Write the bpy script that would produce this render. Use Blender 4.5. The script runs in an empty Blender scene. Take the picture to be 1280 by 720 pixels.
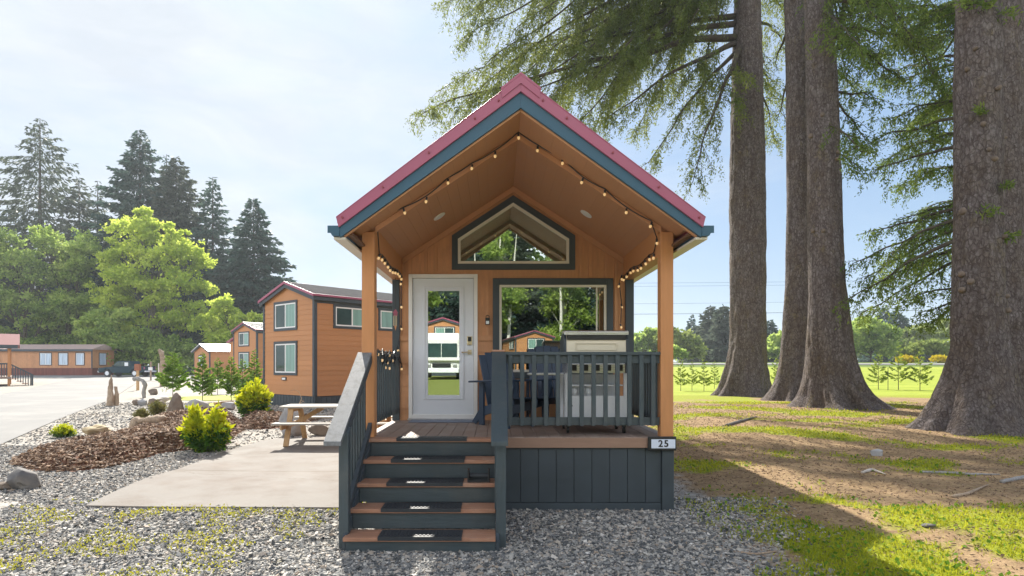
import bpy, bmesh, math, random
import numpy as np
from mathutils import Vector, Matrix, noise
random.seed(7)
rng = np.random.default_rng(7)
scene = bpy.context.scene
COL = scene.collection
# ---------------------------------------------------------------- camera model of the photograph
F, CX, CY, ZC = 760.0, 620.0, 456.0, 1.70
def P(px, py, Y): return Vector(((px-CX)/F*Y, Y, ZC-(py-CY)/F*Y))
def sm(t, a, b):
    t = np.clip((np.asarray(t, float)-a)/(b-a), 0, 1); return t*t*(3-2*t)
def hgt(x, y):
    x = np.asarray(x, float); y = np.asarray(y, float)
    h = .07*sm(y, 5.4, 6.7) + .13*sm(y, 9, 20)
    h = h + .2*sm(y, 22, 75)*sm(-x, 0, 10)
    h = h + .14*sm(x, 2.5, 7)*sm(y, 9, 15)*(1-sm(y, 26, 34)) - .12*sm(y, 28, 36)*sm(x, 2, 7)
    h = h + .75*sm(-y, 9, 24) + 2.0*sm(y, 46, 96)*sm(x, 3, 12)
    h = h + .012*np.sin(x*1.7+.4*y)*np.sin(y*1.3-.6*x)*sm(np.abs(x-.25), 1.9, 2.6)
    return h
def hz(x, y): return float(hgt(x, y))
def G(px, py):
    Y = 10.0
    for _ in range(60):
        Y2 = F*(ZC-hz((px-CX)/F*Y, Y))/(py-CY); Y += (Y2-Y)*.5
    x = (px-CX)/F*Y
    return Vector((x, Y, hz(x, Y)))
# ---------------------------------------------------------------- mesh helpers
def nrm(a): return a/np.maximum(np.linalg.norm(a, axis=-1, keepdims=True), 1e-9)
def root_of(o):
    while o.parent: o = o.parent
    return o
def link(name, me, mats, parent=None):
    o = bpy.data.objects.new(name, me); COL.objects.link(o)
    for m in (mats if isinstance(mats, (list, tuple)) else [mats]): me.materials.append(m)
    if parent is not None: o.parent = parent
    return o
def np_mesh(name, V, Fc, mats, parent=None, smooth=False, mi=None, origin=None):
    V = np.asarray(V, np.float32); Fc = np.asarray(Fc, np.int32)
    if parent is not None: V = V - np.array(root_of(parent).location, np.float32)
    elif origin is not None: V = V - np.array(origin, np.float32)
    n, k = Fc.shape
    me = bpy.data.meshes.new(name)
    me.vertices.add(len(V)); me.vertices.foreach_set('co', V.ravel())
    me.loops.add(n*k); me.loops.foreach_set('vertex_index', Fc.ravel())
    me.polygons.add(n); me.polygons.foreach_set('loop_start', np.arange(0, n*k, k, dtype=np.int32))
    me.polygons.foreach_set('use_smooth', np.full(n, smooth))
    me.update(calc_edges=True); me.validate()
    if mi is not None: me.polygons.foreach_set('material_index', np.asarray(mi, np.int32))
    o = link(name, me, mats, parent)
    if parent is None and origin is not None: o.location = origin
    return o
class MB:
    def __init__(s): s.v = []; s.f = []; s.m = []; s.cur = 0
    def add(s, vs, fs):
        b = len(s.v); s.v += [tuple(p) for p in vs]
        for f in fs: s.f.append([b+i for i in f]); s.m.append(s.cur)
    def box(s, x0, x1, y0, y1, z0, z1):
        s.add([(x0,y0,z0),(x1,y0,z0),(x1,y1,z0),(x0,y1,z0),(x0,y0,z1),(x1,y0,z1),(x1,y1,z1),(x0,y1,z1)],
              [(0,3,2,1),(4,5,6,7),(0,1,5,4),(1,2,6,5),(2,3,7,6),(3,0,4,7)])
    def obox(s, o, u, v, w, a0, a1, b0, b1, c0, c1):
        o, u, v, w = map(Vector, (o, u, v, w))
        s.add([o+u*a+v*b+w*c for a, b, c in ((a0,b0,c0),(a1,b0,c0),(a1,b1,c0),(a0,b1,c0),(a0,b0,c1),(a1,b0,c1),(a1,b1,c1),(a0,b1,c1))],
              [(0,3,2,1),(4,5,6,7),(0,1,5,4),(1,2,6,5),(2,3,7,6),(3,0,4,7)])
    def bar(s, p, q, w, h, up=(0,0,1)):
        p, q = Vector(p), Vector(q); d = (q-p).normalized(); u = d.cross(Vector(up)).normalized(); v = u.cross(d)
        s.obox(p, u, v, d, -w/2, w/2, -h/2, h/2, 0, (q-p).length)
    def prism(s, pts, ax, a0, a1):
        # polygon pts (2-D) extruded along axis ax: 'x' -> (y,z), 'y' -> (x,z), 'z' -> (x,y)
        def mk(p, a): return {'x': (a, p[0], p[1]), 'y': (p[0], a, p[1]), 'z': (p[0], p[1], a)}[ax]
        n = len(pts)
        s.add([mk(p, a0) for p in pts]+[mk(p, a1) for p in pts],
              [tuple(range(n))[::-1], tuple(range(n, 2*n))]+[(i, (i+1) % n, n+(i+1) % n, n+i) for i in range(n)])
    def tube(s, path, rad, n=8, cap=True):
        path = [Vector(p) for p in path]; m = len(path)
        if not hasattr(rad, '__len__'): rad = [rad]*m
        vs = []; ref = Vector((.3, .2, 1)).normalized()
        for i, p in enumerate(path):
            d = (path[min(i+1, m-1)]-path[max(i-1, 0)]).normalized()
            u = d.cross(ref)
            if u.length < .05: u = d.cross(Vector((1, 0, 0)))
            u.normalize(); w = d.cross(u)
            for k in range(n):
                a = 2*math.pi*k/n; vs.append(p+(u*math.cos(a)+w*math.sin(a))*rad[i])
        fs = [(i*n+k, i*n+(k+1) % n, (i+1)*n+(k+1) % n, (i+1)*n+k) for i in range(m-1) for k in range(n)]
        if cap: fs += [tuple(range(n))[::-1], tuple(range((m-1)*n, m*n))]
        s.add(vs, fs)
    def cyl(s, p, q, r0, r1=None, n=16): s.tube([p, q], [r0, r0 if r1 is None else r1], n)
    def lathe(s, c, prof, n=16):
        vs = [(c[0]+r*math.cos(2*math.pi*k/n), c[1]+r*math.sin(2*math.pi*k/n), c[2]+z) for r, z in prof for k in range(n)]
        m = len(prof)
        s.add(vs, [(i*n+k, i*n+(k+1) % n, (i+1)*n+(k+1) % n, (i+1)*n+k) for i in range(m-1) for k in range(n)]+[tuple(range(n))[::-1], tuple(range((m-1)*n, m*n))])
    def quad(s, a, b, c, d): s.add([a, b, c, d], [(0, 1, 2, 3)])
    def build(s, name, mats, parent=None, bevel=0, smooth=False, origin=None):
        off = Vector(root_of(parent).location) if parent is not None else (Vector(origin) if origin is not None else Vector())
        me = bpy.data.meshes.new(name)
        me.from_pydata([tuple(Vector(p)-off) for p in s.v], [], s.f)
        me.polygons.foreach_set('material_index', s.m)
        bm = bmesh.new(); bm.from_mesh(me); bmesh.ops.recalc_face_normals(bm, faces=bm.faces[:]); bm.to_mesh(me); bm.free()
        if smooth: me.polygons.foreach_set('use_smooth', [True]*len(me.polygons))
        o = link(name, me, mats, parent)
        if parent is None and origin is not None: o.location = origin
        if bevel:
            md = o.modifiers.new('bevel', 'BEVEL'); md.width = bevel; md.segments = 2; md.limit_method = 'ANGLE'; md.angle_limit = math.radians(40)
        return o
def tag(o, label=None, cat=None, group=None, kind=None):
    if label: o['label'] = label
    if cat: o['category'] = cat
    if group: o['group'] = group
    if kind: o['kind'] = kind
    return o
def thing(name, label, cat, loc=(0, 0, 0), group=None):
    o = bpy.data.objects.new(name, None); COL.objects.link(o); o.location = loc; o.empty_display_size = .1
    return tag(o, label, cat, group)
def copy_tree(o, parent=None):
    c = o.copy(); COL.objects.link(c)
    if parent is not None: c.parent = parent
    for ch in list(o.children): copy_tree(ch, c)
    return c
def dup(o, loc, rz=0, sc=1, label=None, group=None):
    c = copy_tree(o); c.location = loc; c.rotation_euler = (0, 0, rz); c.scale = (sc,)*3 if not hasattr(sc, '__len__') else sc
    if label: c['label'] = label
    if group: c['group'] = group
    return c
def leaves(name, Pn, D, L, W, mat, parent=None, origin=None, up=None, fold=0):
    """diamond-shaped leaf faces: base point, direction, length, width"""
    Pn = np.asarray(Pn, float); D = nrm(np.asarray(D, float)); n = len(Pn)
    L = np.broadcast_to(L, (n,))[:, None]; W = np.broadcast_to(W, (n,))[:, None]
    R = rng.normal(size=(n, 3)) if up is None else np.broadcast_to(up, (n, 3)) + .35*rng.normal(size=(n, 3))
    S = nrm(np.cross(D, R))
    M_ = Pn + D*L*.45
    V = np.stack([Pn, M_+S*W*.5, Pn+D*L, M_-S*W*.5], 1).reshape(-1, 3)
    return np_mesh(name, V, np.arange(4*n).reshape(n, 4), mat, parent, origin=origin)
# ---------------------------------------------------------------- materials
def new_mat(name):
    m = bpy.data.materials.new(name); m.use_nodes = True
    nt = m.node_tree; nt.nodes.clear()
    out = nt.nodes.new('ShaderNodeOutputMaterial')
    return m, nt, out
def N(nt, t, **kw):
    n = nt.nodes.new(t)
    for k, v in kw.items():
        if k.startswith('i_'):
            key = k[2:].replace('_', ' ')
            n.inputs[int(key) if key.isdigit() else key].default_value = v
        else: setattr(n, k, v)
    return n
def c4(c): return (c[0], c[1], c[2], 1)
def mixc(nt, fac, a, b, bt='MIX'):
    n = nt.nodes.new('ShaderNodeMix'); n.data_type = 'RGBA'; n.blend_type = bt
    for i, v in ((0, fac), (6, a), (7, b)):
        if hasattr(v, 'is_output') or isinstance(v, bpy.types.NodeSocket): nt.links.new(v, n.inputs[i])
        else: n.inputs[i].default_value = v if i == 0 else c4(v)
    return n.outputs[2]
def ramp(nt, fac, stops):
    n = nt.nodes.new('ShaderNodeValToRGB'); e = n.color_ramp.elements
    while len(e) < len(stops): e.new(.5)
    for el, (p, c) in zip(e, stops):
        el.position = p; el.color = c4(c) if hasattr(c, '__len__') else (c, c, c, 1)
    nt.links.new(fac, n.inputs[0]); return n.outputs[0]
def noise_n(nt, vec, scale, detail=4, rough=.55, dist=0):
    n = N(nt, 'ShaderNodeTexNoise'); n.inputs['Scale'].default_value = scale; n.inputs['Detail'].default_value = detail
    n.inputs['Roughness'].default_value = rough; n.inputs['Distortion'].default_value = dist
    nt.links.new(vec, n.inputs['Vector']); return n.outputs['Fac']
def mth(nt, op, a, b=None):
    n = nt.nodes.new('ShaderNodeMath'); n.operation = op
    for i, v in ((0, a), (1, b)):
        if v is None: continue
        if isinstance(v, bpy.types.NodeSocket): nt.links.new(v, n.inputs[i])
        else: n.inputs[i].default_value = v
    return n.outputs[0]
def lin(t, a, b, nt):
    n = N(nt, 'ShaderNodeMapRange', interpolation_type='SMOOTHSTEP'); nt.links.new(t, n.inputs[0])
    n.inputs[1].default_value = a; n.inputs[2].default_value = b; return n.outputs[0]
def objco(nt, world=False, sc=None):
    if world: v = N(nt, 'ShaderNodeNewGeometry').outputs['Position']
    else: v = N(nt, 'ShaderNodeTexCoord').outputs['Object']
    if sc:
        m = N(nt, 'ShaderNodeMapping'); m.inputs['Scale'].default_value = sc; nt.links.new(v, m.inputs[0]); v = m.outputs[0]
    return v
def bump_n(nt, h, strength, dist=.01):
    b = N(nt, 'ShaderNodeBump'); b.inputs['Strength'].default_value = strength; b.inputs['Distance'].default_value = dist
    nt.links.new(h, b.inputs['Height']); return b.outputs[0]
def M(name, col, rough=.6, var=.12, vs=5, isl=0, grain=None, bump=0, bs=60, metal=0, dirt=None, dirts=2.5, spec=.5, world=False):
    m, nt, out = new_mat(name)
    b = N(nt, 'ShaderNodeBsdfPrincipled'); nt.links.new(b.outputs[0], out.inputs[0])
    v = objco(nt, world, grain)
    lo = [c*(1-var) for c in col]; hi = [min(1, c*(1+var)) for c in col]
    f = ramp(nt, noise_n(nt, v, vs, 6, .6), [(.3, 0), (.7, 1)])
    c = mixc(nt, f, lo, hi)
    if dirt:
        v2 = objco(nt, world)
        g = ramp(nt, noise_n(nt, v2, dirts, 8, .7), [(.47, 0), (.66, 1)])
        c = mixc(nt, mth(nt, 'MULTIPLY', g, .6), c, dirt)
    if isl:
        r = N(nt, 'ShaderNodeNewGeometry').outputs['Random Per Island']
        k = ramp(nt, r, [(0, 1-isl), (1, 1+isl)])
        n = N(nt, 'ShaderNodeMapRange'); nt.links.new(r, n.inputs[0]); n.inputs[3].default_value = 1-isl; n.inputs[4].default_value = 1+isl
        h = N(nt, 'ShaderNodeHueSaturation'); nt.links.new(n.outputs[0], h.inputs['Value']); nt.links.new(c, h.inputs['Color']); c = h.outputs[0]
    nt.links.new(c, b.inputs['Base Color'])
    b.inputs['Metallic'].default_value = metal; b.inputs['Specular IOR Level'].default_value = spec
    rr = N(nt, 'ShaderNodeMapRange'); nt.links.new(f, rr.inputs[0]); rr.inputs[3].default_value = max(0, rough-.08); rr.inputs[4].default_value = min(1, rough+.08)
    nt.links.new(rr.outputs[0], b.inputs['Roughness'])
    if bump: nt.links.new(bump_n(nt, noise_n(nt, v, bs, 5, .6), bump), b.inputs['Normal'])
    return m
def leafmat(name, cols, trans=.45, tcol=None, rough=.5, vs=.35):
    m, nt, out = new_mat(name)
    r = N(nt, 'ShaderNodeNewGeometry').outputs['Random Per Island']
    v = objco(nt)
    nz = noise_n(nt, v, vs, 3)
    t = mth(nt, 'ADD', mth(nt, 'MULTIPLY', r, .5), mth(nt, 'MULTIPLY', ramp(nt, nz, [(.35, 0), (.65, 1)]), .5))
    c = ramp(nt, t, [(i/(len(cols)-1), cc) for i, cc in enumerate(cols)])
    d = N(nt, 'ShaderNodeBsdfPrincipled'); d.inputs['Roughness'].default_value = rough; d.inputs['Specular IOR Level'].default_value = .06
    nt.links.new(c, d.inputs['Base Color'])
    tr = N(nt, 'ShaderNodeBsdfTranslucent')
    if tcol: nt.links.new(mixc(nt, .6, c, tcol), tr.inputs[0])
    else: nt.links.new(c, tr.inputs[0])
    mx = N(nt, 'ShaderNodeMixShader'); mx.inputs[0].default_value = trans
    nt.links.new(d.outputs[0], mx.inputs[1]); nt.links.new(tr.outputs[0], mx.inputs[2]); nt.links.new(mx.outputs[0], out.inputs[0])
    return m
def glass(name, refl=.2, tint=(.75, .82, .8)):
    m, nt, out = new_mat(name)
    g = N(nt, 'ShaderNodeBsdfGlossy'); g.inputs['Roughness'].default_value = .005; g.inputs['Color'].default_value = (.95, 1, .97, 1)
    t = N(nt, 'ShaderNodeBsdfTransparent'); t.inputs[0].default_value = c4(tint)
    fr = N(nt, 'ShaderNodeFresnel'); fr.inputs[0].default_value = 1.5
    f = mth(nt, 'MINIMUM', mth(nt, 'ADD', fr.outputs[0], refl-.04), 1.0)
    mx = N(nt, 'ShaderNodeMixShader'); nt.links.new(f, mx.inputs[0])
    nt.links.new(t.outputs[0], mx.inputs[1]); nt.links.new(g.outputs[0], mx.inputs[2]); nt.links.new(mx.outputs[0], out.inputs[0])
    return m
ORANGE = (.52, .255, .118); TEAL = (.042, .056, .068)
m_siding = M('orange_siding', ORANGE, .55, .13, 3, .07, grain=(7, 7, 1), bump=.35, bs=22, dirt=(.40, .19, .09), dirts=2)
m_sidgrain = M('orange_lap_siding', (.47, .215, .085), .55, .08, 4, .06, grain=(1, 1, 12), bump=.25, bs=25)
m_ceil = M('orange_ceiling', (.51, .255, .128), .6, .05, 4, .015, bump=.15, bs=40)
m_post = M('orange_post', (.49, .22, .085), .5, .08, 3, grain=(8, 8, 1), bump=.2, bs=20)
m_teal = M('teal_paint', TEAL, .5, .12, 4, .08, bump=.1, bs=50)
m_tealw = M('teal_stained_wood', (.048, .068, .078), .55, .2, 5, .12, grain=(9, 9, 1), bump=.25, bs=18, dirt=(.09, .1, .1))
m_tealh = M('teal_stained_board', (.048, .068, .078), .5, .2, 5, .12, grain=(1, 9, 9), bump=.25, bs=18, dirt=(.08, .09, .09))
m_fascia = M('blue_fascia', (.026, .085, .135), .45, .08, 3, bump=.08)
m_red = M('red_metal', (.33, .085, .145), .35, .06, 2, bump=.03)
m_roofred = M('red_roof_metal', (.36, .07, .08), .35, .1, 2)
m_white = M('white_paint', (.78, .78, .77), .4, .03, 3, bump=.03)
m_cream = M('cream_vinyl', (.72, .68, .6), .4, .04, 3)
m_doorw = M('door_paint', (.70, .74, .80), .35, .03, 3)
m_deck = M('deck_composite', (.25, .18, .145), .6, .18, 4, .14, grain=(10, 1, 1), bump=.3, bs=14, dirt=(.34, .28, .24))
m_rim = M('deck_rim', (.27, .165, .115), .55, .12, 3, grain=(1, 6, 8), bump=.25, bs=14)
m_tread = M('tread_wood', (.36, .18, .11), .6, .22, 4, .1, grain=(1, 8, 8), bump=.3, bs=14, dirt=(.45, .3, .22))
m_rubber = M('black_rubber', (.025, .03, .036), .55, .2, 12, bump=.3, bs=120)
m_matblue = M('grey_blue_mat', (.19, .23, .31), .7, .12, 20, bump=.3, bs=150)
m_black = M('black_metal', (.015, .016, .018), .4, .2, 6)
m_steel = M('brushed_steel', (.62, .63, .64), .3, .05, 4, metal=.9, grain=(1, 30, 30))
m_steelb = M('pale_sheet_metal', (.74, .77, .80), .4, .05, 4)
m_creammetal = M('cream_hood_metal', (.66, .60, .47), .4, .06, 3, metal=.15)
m_brass = M('satin_nickel', (.6, .52, .38), .3, .05, 5, metal=1)
m_navy = M('navy_plastic', (.022, .045, .085), .45, .12, 5, .08, grain=(8, 8, 1))
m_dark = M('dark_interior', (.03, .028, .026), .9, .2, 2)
m_blind = M('blind_cloth', (.42, .46, .40), .8, .06, 2)
m_glass = glass('window_glass', .32)
m_glassd = glass('door_glass', .40)
m_pane = M('dark_pane', (.03, .06, .06), .06, .3, 1.2)
m_panet = M('curtained_pane', (.20, .34, .30), .12, .25, 1.5, grain=(6, 6, .3))
m_panew = M('white_curtain_pane', (.45, .55, .66), .12, .3, 2, grain=(7, 7, .3))
m_greymetal = M('grey_roof_metal', (.33, .32, .31), .4, .12, 3)
m_capw = M('worn_rail_cap', (.17, .18, .19), .68, .2, 6, grain=(14, 3, 3), bump=.3, bs=30, dirt=(.05, .05, .05), dirts=14)
m_grayw = M('grey_weathered_wood', (.40, .38, .34), .7, .2, 4, .12, grain=(1, 12, 12), bump=.4, bs=14)
m_tanw = M('tan_wood', (.46, .29, .14), .65, .2, 5, .1, grain=(8, 8, 1.5), bump=.3, bs=16)
m_drift = M('driftwood', (.36, .27, .19), .8, .35, 5, grain=(9, 9, 1), bump=.6, bs=16, dirt=(.12, .08, .05))
m_driftg = M('grey_driftwood', (.27, .26, .25), .8, .3, 5, grain=(6, 6, 1), bump=.6, bs=16)
m_twig = M('twig_bark', (.06, .045, .032), .9, .3, 8)
m_tbark = M('grey_trunk_bark', (.10, .085, .07), .9, .4, 6, grain=(4, 4, 1), bump=.6, bs=10)
m_concrete = M('concrete_slab', (.19, .172, .154), .85, .22, 1.6, bump=.35, bs=70, dirt=(.10, .062, .038), dirts=.75, world=True)
m_road = M('pale_road', (.19, .187, .182), .85, .12, .6, bump=.2, bs=50, dirt=(.29, .28, .26), dirts=.35, world=True)
# ================================================================ ground
def ground_material():
    m, nt, out = new_mat('ground_mix')
    b = N(nt, 'ShaderNodeBsdfPrincipled'); b.inputs['Roughness'].default_value = .9; b.inputs['Specular IOR Level'].default_value = .2
    nt.links.new(b.outputs[0], out.inputs[0])
    pos = objco(nt, True); sx = N(nt, 'ShaderNodeSeparateXYZ'); nt.links.new(pos, sx.inputs[0]); X, Y = sx.outputs[0], sx.outputs[1]
    w1 = noise_n(nt, pos, .9, 5, .6); w2 = noise_n(nt, pos, 4, 5, .65)
    wob = mth(nt, 'ADD', mth(nt, 'MULTIPLY', mth(nt, 'SUBTRACT', w1, .5), 2.2), mth(nt, 'MULTIPLY', mth(nt, 'SUBTRACT', w2, .5), 1.2))
    Xw = mth(nt, 'ADD', X, wob); Yw = mth(nt, 'ADD', Y, mth(nt, 'MULTIPLY', wob, 1.5))
    # gravel
    vo = N(nt, 'ShaderNodeTexVoronoi'); vo.inputs['Scale'].default_value = 42; nt.links.new(pos, vo.inputs['Vector'])
    gs = N(nt, 'ShaderNodeSeparateColor'); nt.links.new(vo.outputs['Color'], gs.inputs[0])
    grav = ramp(nt, gs.outputs[0], [(0, (.13, .125, .115)), (.3, (.28, .265, .24)), (.7, (.40, .375, .335)), (1, (.55, .51, .46))])
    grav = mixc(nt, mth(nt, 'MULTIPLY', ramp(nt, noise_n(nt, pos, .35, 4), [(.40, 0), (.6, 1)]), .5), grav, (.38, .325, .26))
    # moss over the gravel, front left
    ms = noise_n(nt, pos, 5.5, 7, .75); big = noise_n(nt, pos, .8, 3)
    mk = mth(nt, 'MULTIPLY', ramp(nt, ms, [(.53, 0), (.6, 1)]), ramp(nt, big, [(.36, 0), (.55, 1)]))
    mk = mth(nt, 'MULTIPLY', mk, mth(nt, 'MULTIPLY', mth(nt, 'SUBTRACT', 1.0, lin(Yw, 6.8, 7.6, nt)), mth(nt, 'SUBTRACT', 1.0, lin(Xw, -2.1, -1.5, nt))))
    grav = mixc(nt, mth(nt, 'MULTIPLY', mk, .35), grav, (.36, .34, .06))
    # forest litter and lawn
    lit = ramp(nt, noise_n(nt, pos, 22, 10, .85), [(.32, (.075, .045, .022)), (.48, (.27, .175, .09)), (.66, (.50, .36, .20))])
    lit = mixc(nt, mth(nt, 'MULTIPLY', ramp(nt, noise_n(nt, pos, 1.3, 5), [(.4, 0), (.7, 1)]), .35), lit, (.42, .29, .17))
    lit = mixc(nt, mth(nt, 'MULTIPLY', ramp(nt, noise_n(nt, pos, 3.2, 7, .75), [(.45, 0), (.62, 1)]), .6), lit, (.15, .095, .05))
    lit = mixc(nt, mth(nt, 'MULTIPLY', ramp(nt, noise_n(nt, pos, 11, 6, .8), [(.55, 0), (.68, 1)]), .5), lit, (.16, .17, .03))
    gr = ramp(nt, noise_n(nt, pos, 18, 6, .7), [(.3, (.11, .14, .012)), (.55, (.27, .30, .02)), (.75, (.42, .41, .05))])
    at_ = N(nt, 'ShaderNodeAttribute', attribute_name='turf')
    pm = lin(mth(nt, 'ADD', at_.outputs['Fac'], mth(nt, 'MULTIPLY', mth(nt, 'SUBTRACT', noise_n(nt, pos, 9, 6, .75), .5), .7)), -.08, .26, nt)
    under = mixc(nt, pm, lit, gr)
    # far field
    fg = ramp(nt, noise_n(nt, pos, .5, 7, .7), [(.3, (.20, .26, .02)), (.55, (.32, .36, .035)), (.8, (.42, .42, .08))])
    fg = mixc(nt, mth(nt, 'MULTIPLY', ramp(nt, noise_n(nt, pos, 7, 5, .7), [(.4, 0), (.7, 1)]), .45), fg, (.14, .22, .015))
    fm = lin(Yw, 26.5, 28.5, nt)
    right = mixc(nt, fm, under, fg)
    c = mixc(nt, lin(Xw, 2.35, 2.9, nt), grav, right)
    # grass beyond the road on the left and behind the viewer
    c = mixc(nt, lin(mth(nt, 'SUBTRACT', Yw, mth(nt, 'MULTIPLY', X, .0)), 76, 78, nt), c, (.10, .15, .02))
    c = mixc(nt, lin(mth(nt, 'MULTIPLY', Yw, -1), 7, 9, nt), c, (.19, .22, .05))
    nt.links.new(c, b.inputs['Base Color'])
    h = mth(nt, 'ADD', mth(nt, 'MULTIPLY', mth(nt, 'SUBTRACT', 1.0, vo.outputs['Distance']), .4), noise_n(nt, pos, 40, 6, .7))
    nt.links.new(bump_n(nt, h, .6, .02), b.inputs['Normal'])
    return m
def axis(lo, hi, fine_lo, fine_hi, step):
    a = list(np.arange(fine_lo, fine_hi+1e-6, step)); d = step
    while a[-1] < hi: d *= 1.25; a.append(min(hi, a[-1]+d))
    d = step
    while a[0] > lo: d *= 1.25; a.insert(0, max(lo, a[0]-d))
    return np.array(a)
ax_, ay_ = axis(-900, 900, -8, 9, .18), axis(-300, 1800, 3, 16, .18)
gx, gy = np.meshgrid(ax_, ay_)
gv = np.stack([gx, gy, hgt(gx, gy)], -1).reshape(-1, 3)
nx, ny = len(ax_), len(ay_)
ii = (np.arange(ny-1)[:, None]*nx+np.arange(nx-1)).ravel()
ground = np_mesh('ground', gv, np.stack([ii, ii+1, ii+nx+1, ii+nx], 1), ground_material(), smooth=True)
tag(ground, kind='structure')
def turf(x, y):
    f = np.array([noise.fractal(Vector((a*.5, b*.62, 3.1)), .75, 2.1, 6) for a, b in zip(x, y)])
    return f+.42*(1-sm(y, 5.6, 7.4))*sm(x, 2.4, 3.2)-.24*sm(y, 6.4, 8)*(1-sm(y, 11, 14))*(1-sm(x, 5, 9))-.07+.45*sm(y, 21, 25)+.25*np.exp(-((x-3.0)/.5)**2)*(1-sm(y, 8, 10))
tv_ = np.full(len(gv), -1.0, np.float32); sel = np.flatnonzero((gv[:, 0] > 1.8) & (gv[:, 0] < 32) & (gv[:, 1] > 2) & (gv[:, 1] < 34)); tv_[sel] = turf(gv[sel, 0], gv[sel, 1])
ta_ = ground.data.attributes.new('turf', 'FLOAT', 'POINT'); ta_.data.foreach_set('value', tv_)
def inpoly(x, y, poly):
    x = np.asarray(x); y = np.asarray(y); r = np.zeros(x.shape, bool); n = len(poly)
    for i in range(n):
        x1, y1 = poly[i][0], poly[i][1]; x2, y2 = poly[(i+1) % n][0], poly[(i+1) % n][1]
        c = ((y1 > y) != (y2 > y)) & (x < (x2-x1)*(y-y1)/((y2-y1) if y2 != y1 else 1e-9)+x1); r ^= c
    return r
def sheet(name, poly, mat, dz, step):
    """a thin slab laid over the terrain inside a polygon"""
    bm = bmesh.new(); vs = [bm.verts.new((p[0], p[1], 0)) for p in poly]; bm.faces.new(vs)
    xs = [p[0] for p in poly]; ys = [p[1] for p in poly]
    for ax, lo, hi in ((0, min(xs), max(xs)), (1, min(ys), max(ys))):
        for t in np.arange(lo+step, hi, step):
            co = (t, 0, 0) if ax == 0 else (0, t, 0); no = (1, 0, 0) if ax == 0 else (0, 1, 0)
            bmesh.ops.bisect_plane(bm, geom=bm.verts[:]+bm.edges[:]+bm.faces[:], plane_co=co, plane_no=no)
    ed = [e for e in bm.edges if len(e.link_faces) == 1]
    ex = bmesh.ops.extrude_edge_only(bm, edges=ed)['geom']
    low = {v for v in ex if isinstance(v, bmesh.types.BMVert)}
    for v in bm.verts: v.co.z = hz(v.co.x, v.co.y)+(dz if v not in low else -.05)
    bmesh.ops.recalc_face_normals(bm, faces=bm.faces[:])
    me = bpy.data.meshes.new(name); bm.to_mesh(me); bm.free()
    o = link(name, me, mat); return tag(o, kind='structure')
slab_px = [(107, 634), (148, 614), (181, 600), (222, 588), (277, 567), (332, 551), (352, 548.5), (470, 548.5)]
slab_poly = [tuple(G(*p)[:2]) for p in slab_px]
slab_poly = slab_poly + [(-1.62, slab_poly[-1][1]), (-1.62, 6.92), (-1.7, 6.86), (-2.6, 6.84)]
# control joints and cracks of the slab
ntc = m_concrete.node_tree; bsd = next(n for n in ntc.nodes if n.type == 'BSDF_PRINCIPLED'); src_ = bsd.inputs['Base Color'].links[0].from_socket
pc_ = objco(ntc, True); sxc = N(ntc, 'ShaderNodeSeparateXYZ'); ntc.links.new(pc_, sxc.inputs[0])
wv_ = mth(ntc, 'MULTIPLY', mth(ntc, 'SUBTRACT', noise_n(ntc, pc_, 2.5, 6, .7), .5), .16)
jl = None
for (ax, of, sl_, wd, wob_) in ((1, 9.15, .02, .022, .3), (0, -2.75, -.16, .014, 1.6), (1, 10.9, .05, .012, 1.2), (1, 7.9, .25, .008, 2.2)):
    t_ = mth(ntc, 'ADD', mth(ntc, 'SUBTRACT', sxc.outputs[ax], of), mth(ntc, 'ADD', mth(ntc, 'MULTIPLY', sxc.outputs[1-ax], sl_), mth(ntc, 'MULTIPLY', wv_, wob_)))
    k_ = mth(ntc, 'LESS_THAN', mth(ntc, 'ABSOLUTE', t_), wd); jl = k_ if jl is None else mth(ntc, 'MAXIMUM', jl, k_)
sp_ = ramp(ntc, noise_n(ntc, pc_, 55, 3, .6), [(.68, 0), (.72, 1)])
fine_ = ramp(ntc, noise_n(ntc, pc_, 160, 3, .7), [(.3, .8), (.7, 1.12)])
base_ = mixc(ntc, 1.0, src_, fine_, 'MULTIPLY')
ntc.links.new(mixc(ntc, mth(ntc, 'MAXIMUM', mth(ntc, 'MULTIPLY', jl, .85), mth(ntc, 'MULTIPLY', sp_, .45)), base_, (.10, .075, .05)), bsd.inputs['Base Color'])
sheet('concrete_path', slab_poly, m_concrete, .022, 1.2)
road_px = [(172, 478), (137, 500.6), (38, 540), (-60, 583)]
rp = [tuple(G(*p)[:2]) for p in road_px]
lp = [tuple(G(*p)[:2]) for p in [(-10, 495.5), (90, 473.5)]]
road_poly = rp + [(-20, 4)] + [(-48, lp[0][1]-6)] + lp + [(-90, 66), (-90, 74), (10, 74), (10, 67.5), (rp[0][0]+3, 66)]
sheet('road', road_poly, m_road, .02, 6)
mulch_px = [(14, 578), (62, 560), (104, 551), (150, 546), (170, 538), (186, 528), (205, 524), (232, 519), (262, 515), (288, 522), (306, 536), (292, 545), (282, 556), (266, 564), (240, 562), (205, 566), (172, 575), (126, 586), (88, 590), (40, 588)]
mulch_poly = [tuple(G(*p)[:2]) for p in mulch_px]
mulch_poly2 = [tuple(G(*p)[:2]) for p in [(296, 530), (330, 521), (372, 518), (400, 524), (372, 531), (340, 536), (312, 537)]]
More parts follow.
